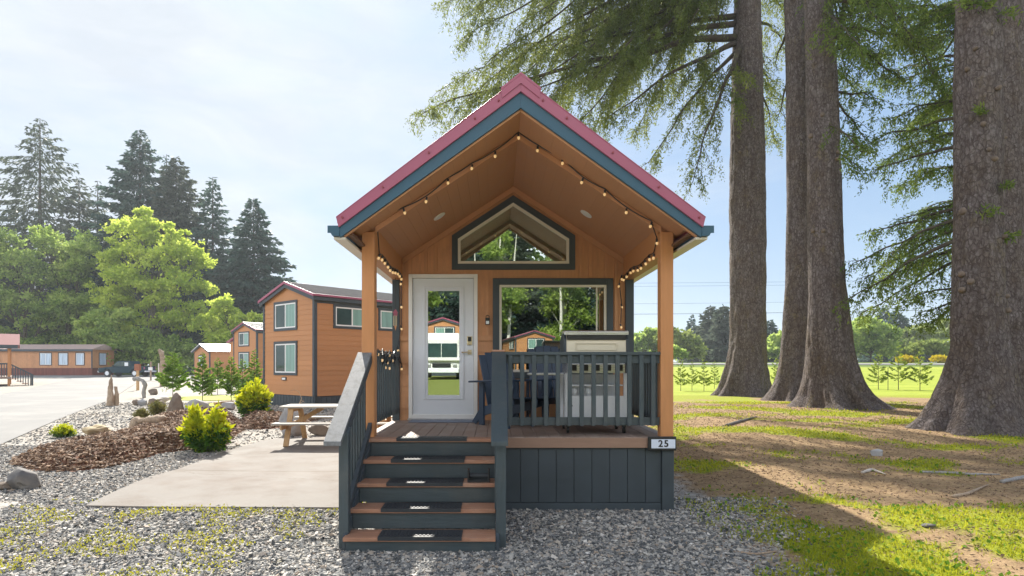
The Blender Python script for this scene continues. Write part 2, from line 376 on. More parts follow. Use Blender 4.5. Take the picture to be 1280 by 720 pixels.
# ---- stones, chips
def cubes(name, C, S, mat, jit=.28, kind='stuff', flat=True):
    n = len(C)
    base = np.array([(-1,-1,-1),(1,-1,-1),(1,1,-1),(-1,1,-1),(-1,-1,1),(1,-1,1),(1,1,1),(-1,1,1)], float)*.5
    q = rng.normal(size=(n, 4))
    if flat: q[:, 1:3] *= .2
    q = nrm(q); w, x, y, z = q.T
    R = np.stack([1-2*(y*y+z*z), 2*(x*y-z*w), 2*(x*z+y*w), 2*(x*y+z*w), 1-2*(x*x+z*z), 2*(y*z-x*w), 2*(x*z-y*w), 2*(y*z+x*w), 1-2*(x*x+y*y)], 1).reshape(n, 3, 3)
    V = (base[None]+rng.uniform(-jit, jit, (n, 8, 3)))*S[:, None, :]
    V = np.einsum('nij,nkj->nki', R, V)+C[:, None, :]
    fc = np.array([(0,3,2,1),(4,5,6,7),(0,1,5,4),(1,2,6,5),(2,3,7,6),(3,0,4,7)])
    Fc = (np.arange(n)[:, None, None]*8+fc[None]).reshape(-1, 4)
    o = np_mesh(name, V.reshape(-1, 3), Fc, mat); return tag(o, kind=kind)
def stone_mat(name, stops, rough=.8):
    m, nt, out = new_mat(name); b = N(nt, 'ShaderNodeBsdfPrincipled'); nt.links.new(b.outputs[0], out.inputs[0]); b.inputs['Roughness'].default_value = rough
    r = N(nt, 'ShaderNodeNewGeometry').outputs['Random Per Island']
    c = ramp(nt, r, stops); p = objco(nt)
    c = mixc(nt, mth(nt, 'MULTIPLY', noise_n(nt, p, 60, 3), .35), c, (.10, .09, .08)); nt.links.new(c, b.inputs['Base Color']); return m
m_gravel = stone_mat('gravel_stone', [(0, (.045, .052, .058)), (.3, (.13, .137, .142)), (.55, (.31, .30, .28)), (.82, (.54, .51, .46)), (.94, (.40, .31, .23)), (1, (.78, .75, .70))])
m_chip = stone_mat('bark_chip', [(0, (.08, .045, .028)), (.5, (.22, .13, .075)), (.85, (.34, .21, .125)), (1, (.50, .35, .23))], .85)
cx_, cy_ = -1.5, 0
def outside(x, y):
    x0_, y0_ = x, y; jx = rng.normal(size=np.shape(x))*.07; x, y = x+jx, y+rng.normal(size=np.shape(x))*.07
    keep = ~inpoly(x, y, slab_poly) & ~inpoly(x, y, road_poly) & ~inpoly(x, y, mulch_poly) & ~inpoly(x, y, mulch_poly2)
    keep &= ~((x > -1.5) & (x < 1.99) & (y > 6.86) & (y < 18.2)) & ~((x > -1.36) & (x < 0) & (y > 5.56) & (y < 7))
    return keep
def scatter(n, x0, x1, y0, y1, fn):
    x = rng.uniform(x0, x1, n); y = rng.uniform(y0, y1, n); k = outside(x, y) & fn(x, y)
    return x[k], y[k]
vis = lambda x, y: (np.abs(x+.0) < .9*y+.6)
xs, ys = [], []
def edge(x, y): return x < 2.45+.35*np.sin(y*2.1)+.25*np.sin(y*5.3+1)+.35*rng.normal(size=x.shape)
for n, x0, x1, y0, y1 in ((150000, -5.6, 3.4, 3.9, 7.4), (80000, -11, -1.6, 7.2, 12)):
    a, b = scatter(n, x0, x1, y0, y1, lambda x, y: vis(x, y) & edge(x, y)); xs.append(a); ys.append(b)
a, b = scatter(36000, -24, -4, 12, 24, lambda x, y: vis(x, y)); xs.append(a); ys.append(b)
x = np.concatenate(xs); y = np.concatenate(ys); n = len(x)
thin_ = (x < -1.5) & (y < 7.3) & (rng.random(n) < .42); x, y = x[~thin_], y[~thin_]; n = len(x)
s = np.clip(rng.lognormal(-4.17, .36, n), .008, .04)*np.where(y > 12, 1.5, 1)
S = np.stack([s*rng.uniform(.8, 1.5, n), s*rng.uniform(.7, 1.1, n), s*rng.uniform(.3, .6, n)], 1)
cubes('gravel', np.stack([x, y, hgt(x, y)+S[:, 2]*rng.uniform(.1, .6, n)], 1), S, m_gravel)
# ---- mulch mounds
def mulch_h(x, y):
    h = np.zeros(np.shape(x))
    for cx, cy, r, a in [(*G(262, 532)[:2], 1.7, .34), (*G(200, 560)[:2], 1.5, .14), (*G(110, 572)[:2], 1.4, .14), (*G(240, 548)[:2], 1.2, .16)]:
        h = h + a*np.exp(-((x-cx)**2+(y-cy)**2)/(r*r))
    return h
def mulch(name, poly):
    px = np.array([p[0] for p in poly]); py = np.array([p[1] for p in poly]); st = .09
    X, Y = np.meshgrid(np.arange(px.min()-.2, px.max()+.2, st), np.arange(py.min()-.2, py.max()+.2, st))
    ins = inpoly(X, Y, poly)
    # distance-to-edge profile
    d = np.full(X.shape, 9.)
    for i in range(len(poly)):
        a = np.array(poly[i]); b = np.array(poly[(i+1) % len(poly)]); ab = b-a
        t = np.clip(((X-a[0])*ab[0]+(Y-a[1])*ab[1])/(ab@ab), 0, 1); d = np.minimum(d, np.hypot(X-a[0]-t*ab[0], Y-a[1]-t*ab[1]))
    d = np.where(ins, d, -d)
    Z = hgt(X, Y)+sm(d, -.1, .5)*(mulch_h(X, Y)+.07)-.05*(d < -.05)+.012*rng.normal(size=X.shape)*(d > 0)
    r, c = X.shape; i = (np.arange(r-1)[:, None]*c+np.arange(c-1)).ravel()
    V = np.stack([X, Y, Z], -1).reshape(-1, 3); Fc = np.stack([i, i+1, i+c+1, i+c], 1)
    k = (d.ravel()[Fc] > -.12).all(1)
    o = np_mesh(name, V, Fc[k], M('mulch_soil', (.17, .075, .04), .9, .4, 14, bump=.8, bs=50), smooth=True); tag(o, kind='structure')
    n = int(ins.sum()*st*st*900); k = rng.choice(np.flatnonzero(ins.ravel()), n)
    x = X.ravel()[k]+rng.uniform(-st, st, n); y = Y.ravel()[k]+rng.uniform(-st, st, n)
    S = np.stack([rng.uniform(.03, .10, n), rng.uniform(.012, .035, n), rng.uniform(.006, .02, n)], 1)
    return np.stack([x, y, Z.ravel()[k]+.012], 1), S
c1, s1 = mulch('mulch_bed', mulch_poly); c2, s2 = mulch('mulch_bed', mulch_poly2)
cubes('bark_mulch', np.concatenate([c1, c2]), np.concatenate([s1, s2]), m_chip, .2)
def mz(x, y):
    d = float(mulch_h(np.array(x), np.array(y)))
    return hz(x, y)+(d+.07 if (inpoly(np.array([x]), np.array([y]), mulch_poly)[0]) else 0)
# ---- grass, clover and moss
m_grass = leafmat('grass_blade', [(.12, .16, .012), (.30, .33, .02), (.50, .47, .06)], .4, (.58, .57, .04), vs=1.5)
m_clover = leafmat('clover_leaf', [(.08, .17, .02), (.17, .28, .03)], .35, vs=1.5)
m_moss = leafmat('moss_tuft', [(.30, .30, .03), (.48, .46, .04), (.58, .52, .08)], .3, vs=1.5)
m_litter = stone_mat('needle_litter', [(0, (.07, .04, .025)), (.5, (.22, .13, .075)), (1, (.42, .29, .19))], .9)
def fbm(x, y, s, o=4):
    return np.array([noise.fractal(Vector((a*s, b*s, 3.1)), .8, 2.1, o) for a, b in zip(x, y)])
n = 130000
y = 3.8+(22-3.8)*rng.random(n)**1.7
x = 2.1+rng.random(n)*(.9*y)
k = outside(x, y); x, y = x[k], y[k]
f = turf(x, y)
k = f > .09+.13*rng.normal(size=len(x)); gx1, gy1 = x[k], y[k]; n = len(gx1)
D = rng.normal(size=(n, 3))*.55+np.array([0, 0, 1.0]); L = rng.uniform(.015, .055, n)*(1+.03*gy1)
tag(leaves('grass', np.stack([gx1, gy1, hgt(gx1, gy1)-.004], 1), D, L, L*.15+.0006*gy1, m_grass), kind='stuff')
k = (f > -.06) & (rng.random(len(x)) < .045); x2, y2 = x[k], y[k]; n = len(x2)
D = rng.normal(size=(n, 3))+np.array([0, 0, .5]); 
tag(leaves('clover', np.stack([x2, y2, hgt(x2, y2)+.012+.02*rng.random(n)], 1), D, .045, .04, m_clover, up=(0, 0, 1)), kind='stuff')
x, y = scatter(50000, 2.0, 20, 4, 22, lambda x, y: (x < .95*y+.5)); n = len(x)
S = np.stack([rng.uniform(.012, .055, n), rng.uniform(.003, .010, n), rng.uniform(.003, .008, n)], 1)
cubes('needle_litter', np.stack([x, y, hgt(x, y)+.004], 1), S, m_litter, .2)
x, y = scatter(26000, -7, -1.3, 4.0, 7.4, lambda x, y: vis(x, y))
f = .7*fbm(x, y, 1.5, 5)+.9*fbm(x, y, .6, 2)+.1*rng.normal(size=len(x))+.25*np.exp(-((y-6.75)/.22)**2); k = (f > .28) & (rng.random(len(x)) < .75) & (x < -1.5-.3*(7-y)); x, y = x[k], y[k]; n = len(x)
D = rng.normal(size=(n, 3))*.6+np.array([0, 0, .8])
tag(leaves('moss', np.stack([x, y, hgt(x, y)+.015], 1), D, rng.uniform(.012, .035, n), .017, m_moss), kind='stuff')
# moss seam along the joint of the slab
# ================================================================ the porch cabin
XC = .25; XL, XR = -1.48, 1.98; YW, YP, YF = 8.84, 6.79, 6.14; ZD = .895; YLOFT = 11.7; YEND = 18.0
ceil_z = lambda x: 4.293-.65*abs(x-XC)
cabin = thing('cabin', 'orange tiny cabin with gabled porch, front stairs and number plate 25', 'cabin', (XC, YP, .0))
def laps(mb, p, q, z0, z1, out, pitch=.178):
    p, q, out = Vector((p[0], p[1], 0)), Vector((q[0], q[1], 0)), Vector((out[0], out[1], 0)).normalized()
    z = z0
    while z < z1-.01:
        t = min(z+pitch, z1)
        a, b = p+out*.016, q+out*.016; c, d = p+out*.003, q+out*.003
        zz = lambda v, h: (v.x, v.y, h)
        mb.add([zz(a, z), zz(b, z), zz(d, t), zz(c, t), zz(p, z), zz(q, z), zz(p, t), zz(q, t)], [(0, 1, 2, 3), (4, 5, 1, 0), (4, 0, 3, 6), (1, 5, 7, 2), (5, 4, 6, 7), (6, 3, 2, 7)])
        z = t
def ring(mb, o, u, n, u0, u1, z0, z1, t, d0, d1):
    w = (0, 0, 1)
    mb.obox(o, u, n, w, u0, u0+t, d0, d1, z0, z1); mb.obox(o, u, n, w, u1-t, u1, d0, d1, z0, z1)
    mb.obox(o, u, n, w, u0+t, u1-t, d0, d1, z0, z0+t); mb.obox(o, u, n, w, u0+t, u1-t, d0, d1, z1-t, z1)
# --- front wall: lap siding below the belt, board panels above
ZB = 2.05
wb = MB()
DX0, DX1, DZ1 = -1.267, -.267, 3.014            # door opening
WX0, WX1, WZ0, WZ1 = -.047, 1.70, 1.50, 2.956   # big window (outer trim)
for a, b, z0, z1 in ((XL, DX0, ZD, ZB), (DX1, WX0, ZD, ZB), (WX0, WX1, ZD, WZ0), (WX1, XR, ZD, ZB)):
    laps(wb, (a, YW), (b, YW), z0, z1, (0, -1), .165)
    wb.box(a, b, YW, YW+.1, z0, z1)
gw = [(-.64, 3.08), (1.148, 3.08), (1.148, 3.576), (XC, 4.158), (-.64, 3.576)]  # gable window outer
def gtop(x): return 3.576+(4.158-3.576)*(1-abs(x-(XC+.004))/.894)
brk = sorted({XL, DX0, DX1, WX0, WX1, XR, XC, -.64, 1.148})
for a, b in zip(brk, brk[1:]):
    mid = (a+b)/2; segs = []; lo = ZB
    if DX0 <= mid <= DX1: lo = DZ1
    elif WX0 <= mid <= WX1: lo = WZ1
    if -.64 < mid < 1.148:
        if 3.08 > lo: segs.append((lo, lo, 3.08, 3.08))
        segs.append((gtop(a), gtop(b), ceil_z(a)+.03, ceil_z(b)+.03))
    else: segs.append((lo, lo, ceil_z(a)+.03, ceil_z(b)+.03))
    for la, lb, ta, tb in segs:
        wb.prism([(a, la), (b, lb), (b, tb), (a, ta)], 'y', YW-.002, YW+.1)
bt = XL+.06; i = 0
while bt < XR-.03:                                # vertical grooves standing as thin battens
    lo = ZB+.06
    if DX0-.03 < bt < DX1+.02: lo = DZ1+.01
    elif WX0-.03 < bt < WX1+.02: lo = WZ1+.01
    for (z0, z1) in ([(lo, 3.07), (gtop(bt)+.03, ceil_z(bt))] if -.67 < bt < 1.17 else [(lo, ceil_z(bt))]):
        if z1-z0 > .22: wb.box(bt, bt+.05, YW-.022, YW-.002, z0, z1)
    bt += .14 if i % 2 == 0 else .235; i += 1
for a, b in ((XL, DX0), (DX1, WX0), (WX1, XR)): wb.box(a, b, YW-.026, YW-.002, ZB, ZB+.075)
front = wb.build('wall', m_siding, cabin)
# white-free trim under the ceiling
tb = MB()
for s in (-1, 1):
    e = XC+s*1.6
    tb.prism([(XC, ceil_z(XC)-.09), (e, ceil_z(e)-.09), (e, ceil_z(e)-.005), (XC, ceil_z(XC)-.005)][::s], 'y', YW-.034, YW-.003)
tb.build('ceiling_trim', m_ceil, cabin)
# --- side walls, loft, back
sw = MB()
for x, o in ((XL, -1), (XR, 1)):
    laps(sw, (x, YW+.05), (x, YLOFT), .45, 3.15, (o, 0)); sw.box(min(x, x-o*.1), max(x, x-o*.1), YW+.1, YLOFT, .0, 3.2)
    laps(sw, (x, YLOFT), (x, YEND), .45, 4.78, (o, 0)); sw.box(min(x, x-o*.1), max(x, x-o*.1), YLOFT, YEND, .0, 4.82)
for y in (YLOFT, YEND):
    sw.prism([(XL, 3.0 if y == YLOFT else 0), (XR, 3.0 if y == YLOFT else 0), (XR, 4.8), (XC, 5.55), (XL, 4.8)], 'y', y-.05, y+.05)
sw.build('side_wall', m_sidgrain, cabin)
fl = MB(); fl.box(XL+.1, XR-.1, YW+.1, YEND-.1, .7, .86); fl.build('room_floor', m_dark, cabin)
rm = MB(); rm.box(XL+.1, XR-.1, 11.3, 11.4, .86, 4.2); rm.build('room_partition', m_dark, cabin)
ct = MB()
ct.box(-1.5, -1.395, YW-.05, YW+.09, ZD, 2.95); ct.build('corner_trim', m_teal, cabin, .004)
ct = MB(); ct.box(1.875, 1.995, YW-.05, YW+.09, ZD, 2.95); ct.build('corner_trim', m_teal, cabin, .004)
# --- roof
rf = MB()
for y0, y1, ze, zr, hw in ((YF+.02, YLOFT+.02, 3.17, 4.585, 1.86), (YLOFT-.25, YEND+.3, 4.75, 5.75, 1.87)):
    for s in (-1, 1):
        rf.prism([(XC, zr), (XC+s*hw, ze), (XC+s*hw, ze-.035), (XC, zr-.035)][::s], 'y', y0, y1)
        k = 1
        while k*.3 < hw:
            xx = XC+s*k*.3; zz = zr-(zr-ze)*k*.3/hw; rf.box(xx-.018, xx+.018, y0+.01, y1-.01, zz-.02, zz+.028); k += 1
roof = rf.build('roof', m_roofred, cabin)
rt = MB()
for s in (-1, 1):                                 # red rake trim and ridge cap at the gable front
    rt.prism([(XC, 4.60), (XC+s*1.86, 3.186), (XC+s*1.835, 3.085), (XC, 4.452)][::s], 'y', YF-.025, YF+.02)
    rt.prism([(XC, 4.605), (XC+s*1.86, 3.19), (XC+s*1.86, 3.18), (XC, 4.59)][::s], 'y', YF-.03, YF+.18)
rt.build('roof_trim', m_red, roof, .003)
rc = MB()
for s in (-1, 1): rc.prism([(XC, 4.64), (XC+s*.20, 4.484), (XC+s*.20, 4.46), (XC, 4.615)][::s], 'y', YF-.04, YLOFT)
for s in (-1, 1): rc.prism([(XC, 4.635), (XC+s*.20, 4.48), (XC+s*.19, 4.38), (XC, 4.53)][::s], 'y', YF-.036, YF-.028)
rc.build('ridge_cap', m_red, roof)
m_screw = M('red_screw', (.25, .04, .055), .4)
for s in (-1, 1):
    for t in (.12, .25, .5, .75, .97):
        x = XC+s*1.85*t; z = 4.525-1.385*t; sc = MB(); sc.cyl((x, YF-.028, z), (x, YF-.042, z), .011, n=8); sc.build('screw', m_screw, roof)
fb = MB()
for s in (-1, 1): fb.prism([(XC, 4.456), (XC+s*1.835, 3.092), (XC+s*1.825, 2.986), (XC, 4.296)][::s], 'y', YF, YF+.035)
fb.build('fascia', m_fascia, roof, .003)
so = MB()
for s in (-1, 1): so.prism([(XC, 4.40), (XC+s*1.80, 3.08), (XC+s*1.79, 2.995), (XC, 4.272)][::s], 'y', YF+.037, YF+.075)
so.build('barge_board', m_ceil, roof, .003)
cl = MB()
nb = 1
for s in (-1, 1):
    for k in range(15):                           # ceiling boards run along the porch
        xa, xb = k*.118, (k+1)*.118-.0018
        cl.prism([(XC+s*xa, ceil_z(XC+s*xa)), (XC+s*xb, ceil_z(XC+s*xb)), (XC+s*xb, ceil_z(XC+s*xb)+.02), (XC+s*xa, ceil_z(XC+s*xa)+.02)][::s], 'y', YF+.08, YW-.003)
    cl.prism([(XC, 4.312), (XC+s*1.8, 4.312-.65*1.8), (XC+s*1.8, 4.34-.65*1.8), (XC, 4.34)][::s], 'y', YF+.08, YLOFT)
cl.build('ceiling', m_ceil, cabin)
gb = MB()
for s in (-1, 1):
    e = XC+s*1.6
    gb.prism([(XC, ceil_z(XC)-.004), (e, ceil_z(e)-.004), (e, ceil_z(e)-.07), (XC, ceil_z(XC)-.07)][::s], 'y', YP+.01, YP+.05)
gb.build('gable_beam', m_ceil, cabin, .003)
for s, x0 in ((-1, -1.5), (1, 1.84)):
    b = MB(); b.box(x0+.004, x0+.138, YP+.15, YW-.06, 2.93, 3.26); b.build('beam', m_post, cabin, .004)
    p = MB(); p.box(x0, x0+.142, YP, YP+.142, ZD-.1, 3.185); p.build('post', m_post, cabin, .006)
    g = MB(); e = XC+s*1.83
    prof = [(0, 3.0), (s*.075, 3.005), (s*.10, 3.05), (s*.115, 3.09), (s*.115, 3.105), (s*.10, 3.105), (s*.098, 3.06), (s*.02, 3.03), (s*.005, 3.11), (0, 3.11)]
    g.prism([(e+a, z) for a, z in prof][::s], 'y', YF-.005, YLOFT); g.build('gutter', m_fascia, roof)
    g = MB(); g.box(min(e, e+s*.12), max(e, e+s*.12), YF-.007, YF-.0055, 3.03, 3.105); g.build('gutter_end', m_fascia, roof)
    d = MB(); d.box(min(e-s*.05, e+s*.07), max(e-s*.05, e+s*.07), YF+.04, YLOFT, 2.975, 2.998); d.build('drip_edge', m_cream, roof)
    d = MB(); d.box(min(e-s*.055, e-s*.12), max(e-s*.055, e-s*.12), YF+.08, YLOFT, 3.02, 3.045); d.build('soffit', M('brown_soffit', (.13, .065, .035), .7), roof)
for px, py, Y in ((549, 270, 7.96), (733, 267, 7.98)):
    c = P(px, py, Y); s = -1 if c.x < XC else 1
    n = Vector((-s*.65, 0, -1)).normalized()*1; n = Vector((s*-.545, 0, -.838)); c = Vector((c.x, Y, ceil_z(c.x)))
    l = MB(); l.tube([c+n*.001, c+n*.012, c+n*.016], [.085, .085, .07], 24); d = l.build('downlight', m_white, cabin, smooth=False)
    l = MB(); l.cyl(c+n*.0165, c+n*.018, .055, n=20); l.build('lens', m_white, d)
# --- deck, rim, skirting
dk = MB(); x = -1.5
while x < 1.97:
    x1 = min(x+.136, 1.98); dk.box(x, x1, 6.775 if x > -.03 else 6.79, YW-.02, ZD-.03, ZD+rng.uniform(-.001, .001)); x += .14
deck = dk.build('deck', m_deck, cabin, .003)
rb = MB(); rb.box(.09, 1.845, 6.765, 6.795, .775, .884); rb.build('deck_rim', m_rim, cabin, .003)
for a_, b_ in ((-1.5, -1.47), (1.955, 1.98)): rb = MB(); rb.box(a_, b_, 6.95, YW, .775, .86); rb.build('deck_rim', m_rim, cabin, .003)
sk = MB(); x = .075
while x < 1.845:
    x1 = min(x+.195, 1.85); sk.box(x, x1, 6.805, 6.83, .16, .772); x += .2
sk.box(-1.46, 1.96, 6.835, 6.86, -.15, .77)
sk.box(.09, 1.85, 6.795, 6.83, -.1, .155)
for xx in (-1.46, 1.95):
    y = 6.95
    while y < YEND-.1: sk.box(xx, xx+.022, y, min(y+.195, YEND-.1), -.15, .772 if y < YW else .44); y += .2
sk.build('skirting', m_teal, cabin, .003)
cp = MB(); cp.box(1.852, 1.984, 6.775, 6.92, -.15, .875); cp.build('corner_post', m_teal, cabin, .005)
# --- stairs
ny_ = [6.62, 6.337, 6.054, 5.771, 5.488]; nz_ = [ZD, .706, .517, .328, .139]
for k in range(5):
    t = MB(); d = .165 if k == 0 else .283
    t.box(-1.385, -.004, ny_[k], ny_[k]+d, nz_[k]-.038, nz_[k]); t.build('tread', m_tread, cabin, .005)
    r = MB(); lo = (nz_[k+1]+.001) if k < 4 else -.12
    r.box(-1.365, -.006, ny_[k]+.028, ny_[k]+.05, lo, nz_[k]-.04); r.build('riser', m_tealh, cabin, .002)
for x0, x1 in ((-1.40, -1.367), (-.004, .03)):
    s = MB(); s.prism([(5.52, -.1), (6.8, .62), (6.8, .85), (6.64, .85), (5.52, .10)], 'x', x0, x1); s.build('stringer', m_teal, cabin, .002)
# --- railings
def rail_front():
    r = MB()
    r.box(.10, 1.84, 6.80, 6.89, 1.81, 1.846); r.box(.10, 1.84, 6.835, 6.87, 1.715, 1.81); r.box(.10, 1.84, 6.835, 6.87, 1.02, 1.11)
    o = r.build('railing', m_tealh, cabin, .003)
    x = (645-620)/112
    for k in range(13):
        b = MB(); xx = .106+.1335*k+.03
        if xx > 1.80: break
        b.box(xx, xx+.048, 6.80, 6.834, 1.018, 1.808); b.build('baluster', m_tealw, o, .003)
rail_front()
for xs_, xo in ((-1.46, -1), (1.91, 1)):
    r = MB(); r.box(xs_-.02, xs_+.07, 6.94, YW-.06, 1.81, 1.846); r.box(xs_, xs_+.034, 6.94, YW-.06, 1.72, 1.81); r.box(xs_, xs_+.034, 6.94, YW-.06, 1.02, 1.11)
    o = r.build('railing', m_tealw, cabin, .003); y = 7.0
    while y < YW-.12:
        b = MB(); xb = xs_+.036 if xo < 0 else xs_-.035
        b.box(xb, xb+.033, y, y+.048, 1.018, 1.806); b.build('baluster', m_tealw, o, .003); y += .125
capslope = (1.843-1.03)/(6.80-5.47)
for x0, x1, nx0, nx1, mt in ((-1.545, -1.388, -1.45, -1.36, m_capw), (-.045, .108, .002, .092, m_tealw)):
    r = MB(); r.prism([(5.44, 1.012), (6.80, 1.843), (6.80, 1.803), (5.44, .972)], 'x', x0, x1)
    o = r.build('stair_railing', mt, cabin, .004)
    n = MB(); n.prism([(5.60, -.12), (5.69, -.12), (5.69, 1.12), (5.60, 1.068)], 'x', nx0, nx1); n.build('newel', m_tealw, o, .004)
    xm = (nx0+nx1)/2
    b = MB(); b.prism([(5.69, .33), (6.78, 1.057), (6.78, .972), (5.69, .245)], 'x', xm-.022, xm+.022)
    b.prism([(5.69, 1.12), (6.79, 1.80), (6.79, 1.72), (5.69, 1.03)], 'x', xm-.022, xm+.022); b.build('rail_board', m_teal, o, .003)
    y = 5.79; sd = .024 if xm < -1 else -.054
    while y < 6.74:
        b = MB(); zb = .30+(y-5.69)*.667-.06; zt = 1.075+(y-5.60)*capslope-.012
        b.box(xm-.060, xm-.026, y, y+.045, zb, zt); b.build('baluster', m_tealw, o, .003); y += .122
    e = MB(); e.box(nx0+.0, nx1+.0, 6.80, 6.885, ZD-.1, 1.845); e.build('newel', m_tealw if x0 < -1 else m_tealw, o, .004)
e = MB(); e.box(-.045, .098, 6.80, 6.93, 1.848, 1.868); e.build('newel_top', m_tread, cabin, .003)
# --- door
door = MB(); ring(door, (0, YW, 0), (1, 0, 0), (0, -1, 0), DX0, DX1, ZD+.03, DZ1, .055, -.02, .035)
door = door.build('door', m_white, cabin, .004)
s = MB(); a, b, z0, z1 = DX0+.06, DX1-.06, ZD+.06, DZ1-.06; ga, gb_, gz0, gz1 = -1.055, -.467, 1.195, 2.84
yd = YW+.0; 
for xa, xb, za, zb in ((a, ga, z0, z1), (gb_, b, z0, z1), (ga, gb_, z0, gz0), (ga, gb_, gz1, z1)): s.box(xa, xb, yd, yd+.045, za, zb)
slab_ = s.build('door_leaf', m_doorw, door)
s = MB(); ring(s, (0, yd, 0), (1, 0, 0), (0, -1, 0), ga, gb_, gz0, gz1, .03, -.02, .014); ring(s, (0, yd, 0), (1, 0, 0), (0, -1, 0), ga+.03, gb_-.03, gz0+.03, gz1-.03, .035, -.02, .006); s.build('glass_moulding', m_doorw, door, .004)
s = MB(); s.box(ga+.06, gb_-.06, yd+.01, yd+.018, gz0+.06, gz1-.06); s.build('pane', m_glassd, door)
s = MB(); s.box(ga+.05, gb_-.05, yd+.03, yd+.06, gz1-.13, gz1-.05); s.build('blind_head', m_cream, door)
s = MB(); s.box(-.42, -.345, yd-.014, yd, 1.985, 2.115); s.box(-.405, -.36, yd-.02, yd-.013, 1.995, 2.03); s.build('keypad_lock', m_brass, door, .006)
s = MB(); s.box(-.408, -.357, yd-.0215, yd-.0145, 2.04, 2.105); s.build('keypad', m_black, door, .003)
s = MB(); s.box(-.41, -.355, yd-.012, yd, 1.85, 1.915); s.tube([(-.383, yd, 1.882), (-.383, yd-.055, 1.882), (-.39, yd-.06, 1.882), (-.50, yd-.06, 1.880)], [.013, .012, .011, .009], 10); s.build('handle', m_brass, door, .004)
s = MB(); s.box(DX0-.01, DX1+.01, YW-.05, YW+.05, ZD+.002, ZD+.03); s.build('threshold', m_steel, door, .003)
# --- big window
win = MB(); ring(win, (0, YW, 0), (1, 0, 0), (0, -1, 0), WX0, WX1, WZ0, WZ1, .092, -.05, .03); win = win.build('window', m_teal, cabin, .004)
s = MB(); ring(s, (0, YW, 0), (1, 0, 0), (0, -1, 0), WX0+.094, WX1-.094, WZ0+.094, WZ1-.094, .035, -.06, .014); s.box(1.455, 1.475, YW-.004, YW+.03, WZ0+.13, WZ1-.13); s.build('window_frame', m_cream, win, .003)
s = MB(); s.box(WX0+.128, WX1-.128, YW+.006, YW+.014, WZ0+.128, WZ1-.128); s.build('pane', m_glass, win)
s = MB()
s.box(WX0+.13, WX1-.13, YW+.03, YW+.035, 2.66, WZ1-.12); s.cyl((WX0+.13, YW+.035, 2.655), (WX1-.13, YW+.035, 2.655), .012, n=8); s.build('blind', m_blind, win)
# --- gable window (five sided)
def inset(pts, d):
    c = Vector((sum(p[0] for p in pts)/len(pts), sum(p[1] for p in pts)/len(pts))); out = []; n = len(pts)
    for i in range(n):
        p0, p1, p2 = Vector(pts[i-1]), Vector(pts[i]), Vector(pts[(i+1) % n])
        e1 = (p1-p0).normalized(); e2 = (p2-p1).normalized(); n1 = Vector((-e1.y, e1.x)); n2 = Vector((-e2.y, e2.x))
        b = (n1+n2).normalized(); out.append(tuple(p1+b*d/max(.2, b.dot(n1))))
    return out
def pring(mb, pa, pb, y0, y1):
    n = len(pa)
    for i in range(n):
        j = (i+1) % n; mb.prism([pa[i], pa[j], pb[j], pb[i]], 'y', y0, y1)
g0 = gw; g1 = inset(g0, .085); g2 = inset(g0, .087); g3 = inset(g0, .125)
s = MB(); pring(s, g0, g1, YW-.03, YW+.05); gwin = s.build('gable_window', m_teal, cabin)
s = MB(); pring(s, g2, g3, YW-.015, YW+.06); s.build('window_frame', m_cream, gwin)
s = MB(); s.prism(inset(g0, .12), 'y', YW+.006, YW+.014); s.build('pane', m_glass, gwin)
s = MB(); s.prism(inset(g0, .10), 'y', YW+.03, YW+.035); s.build('blind', M('gable_blind', (.50, .55, .46), .8), gwin)
# --- lockbox, number plate
s = MB(); s.box(-.155, -.09, YW-.05, YW-.014, 2.28, 2.38); s.tube([(-.145, YW-.03, 2.38), (-.145, YW-.03, 2.405), (-.1225, YW-.03, 2.42), (-.10, YW-.03, 2.405), (-.10, YW-.03, 2.38)], .006, 8)
lb = s.build('key_lockbox', m_black, cabin, .008)
s = MB(); s.box(-.145, -.10, YW-.056, YW-.0505, 2.29, 2.335); s.build('keypad', m_steelb, lb, .003)
s = MB(); s.box(1.685, 2.0, 6.735, 6.762, .748, .905); np_ = s.build('number_plate', m_black, cabin, .006)
s = MB(); s.box(1.72, 1.985, 6.728, 6.7345, .775, .875); s.build('number_face', M('plate_face', (.62, .68, .80), .4, .04), np_, .002)
def text_mesh(body, size, loc, mat, parent, name, ext=.003):
    cu = bpy.data.curves.new(name, 'FONT'); cu.body = body; cu.size = size; cu.align_x = 'CENTER'; cu.align_y = 'CENTER'; cu.extrude = ext; cu.offset = size*.02; cu.space_character = 1.2
    t = bpy.data.objects.new(name, cu); COL.objects.link(t); t.rotation_euler = (math.pi/2, 0, 0)
    bpy.context.view_layer.update()
    dg = bpy.context.evaluated_depsgraph_get(); me = bpy.data.meshes.new_from_object(t.evaluated_get(dg))
    me.transform(Matrix.Rotation(math.pi/2, 4, 'X'))
    bpy.data.objects.remove(t); bpy.data.curves.remove(cu)
    o = link(name, me, mat, parent); o.location = Vector(loc)-Vector(root_of(parent).location); return o
text_mesh('25', .105, (1.853, 6.7265, .825), m_black, np_, 'number')
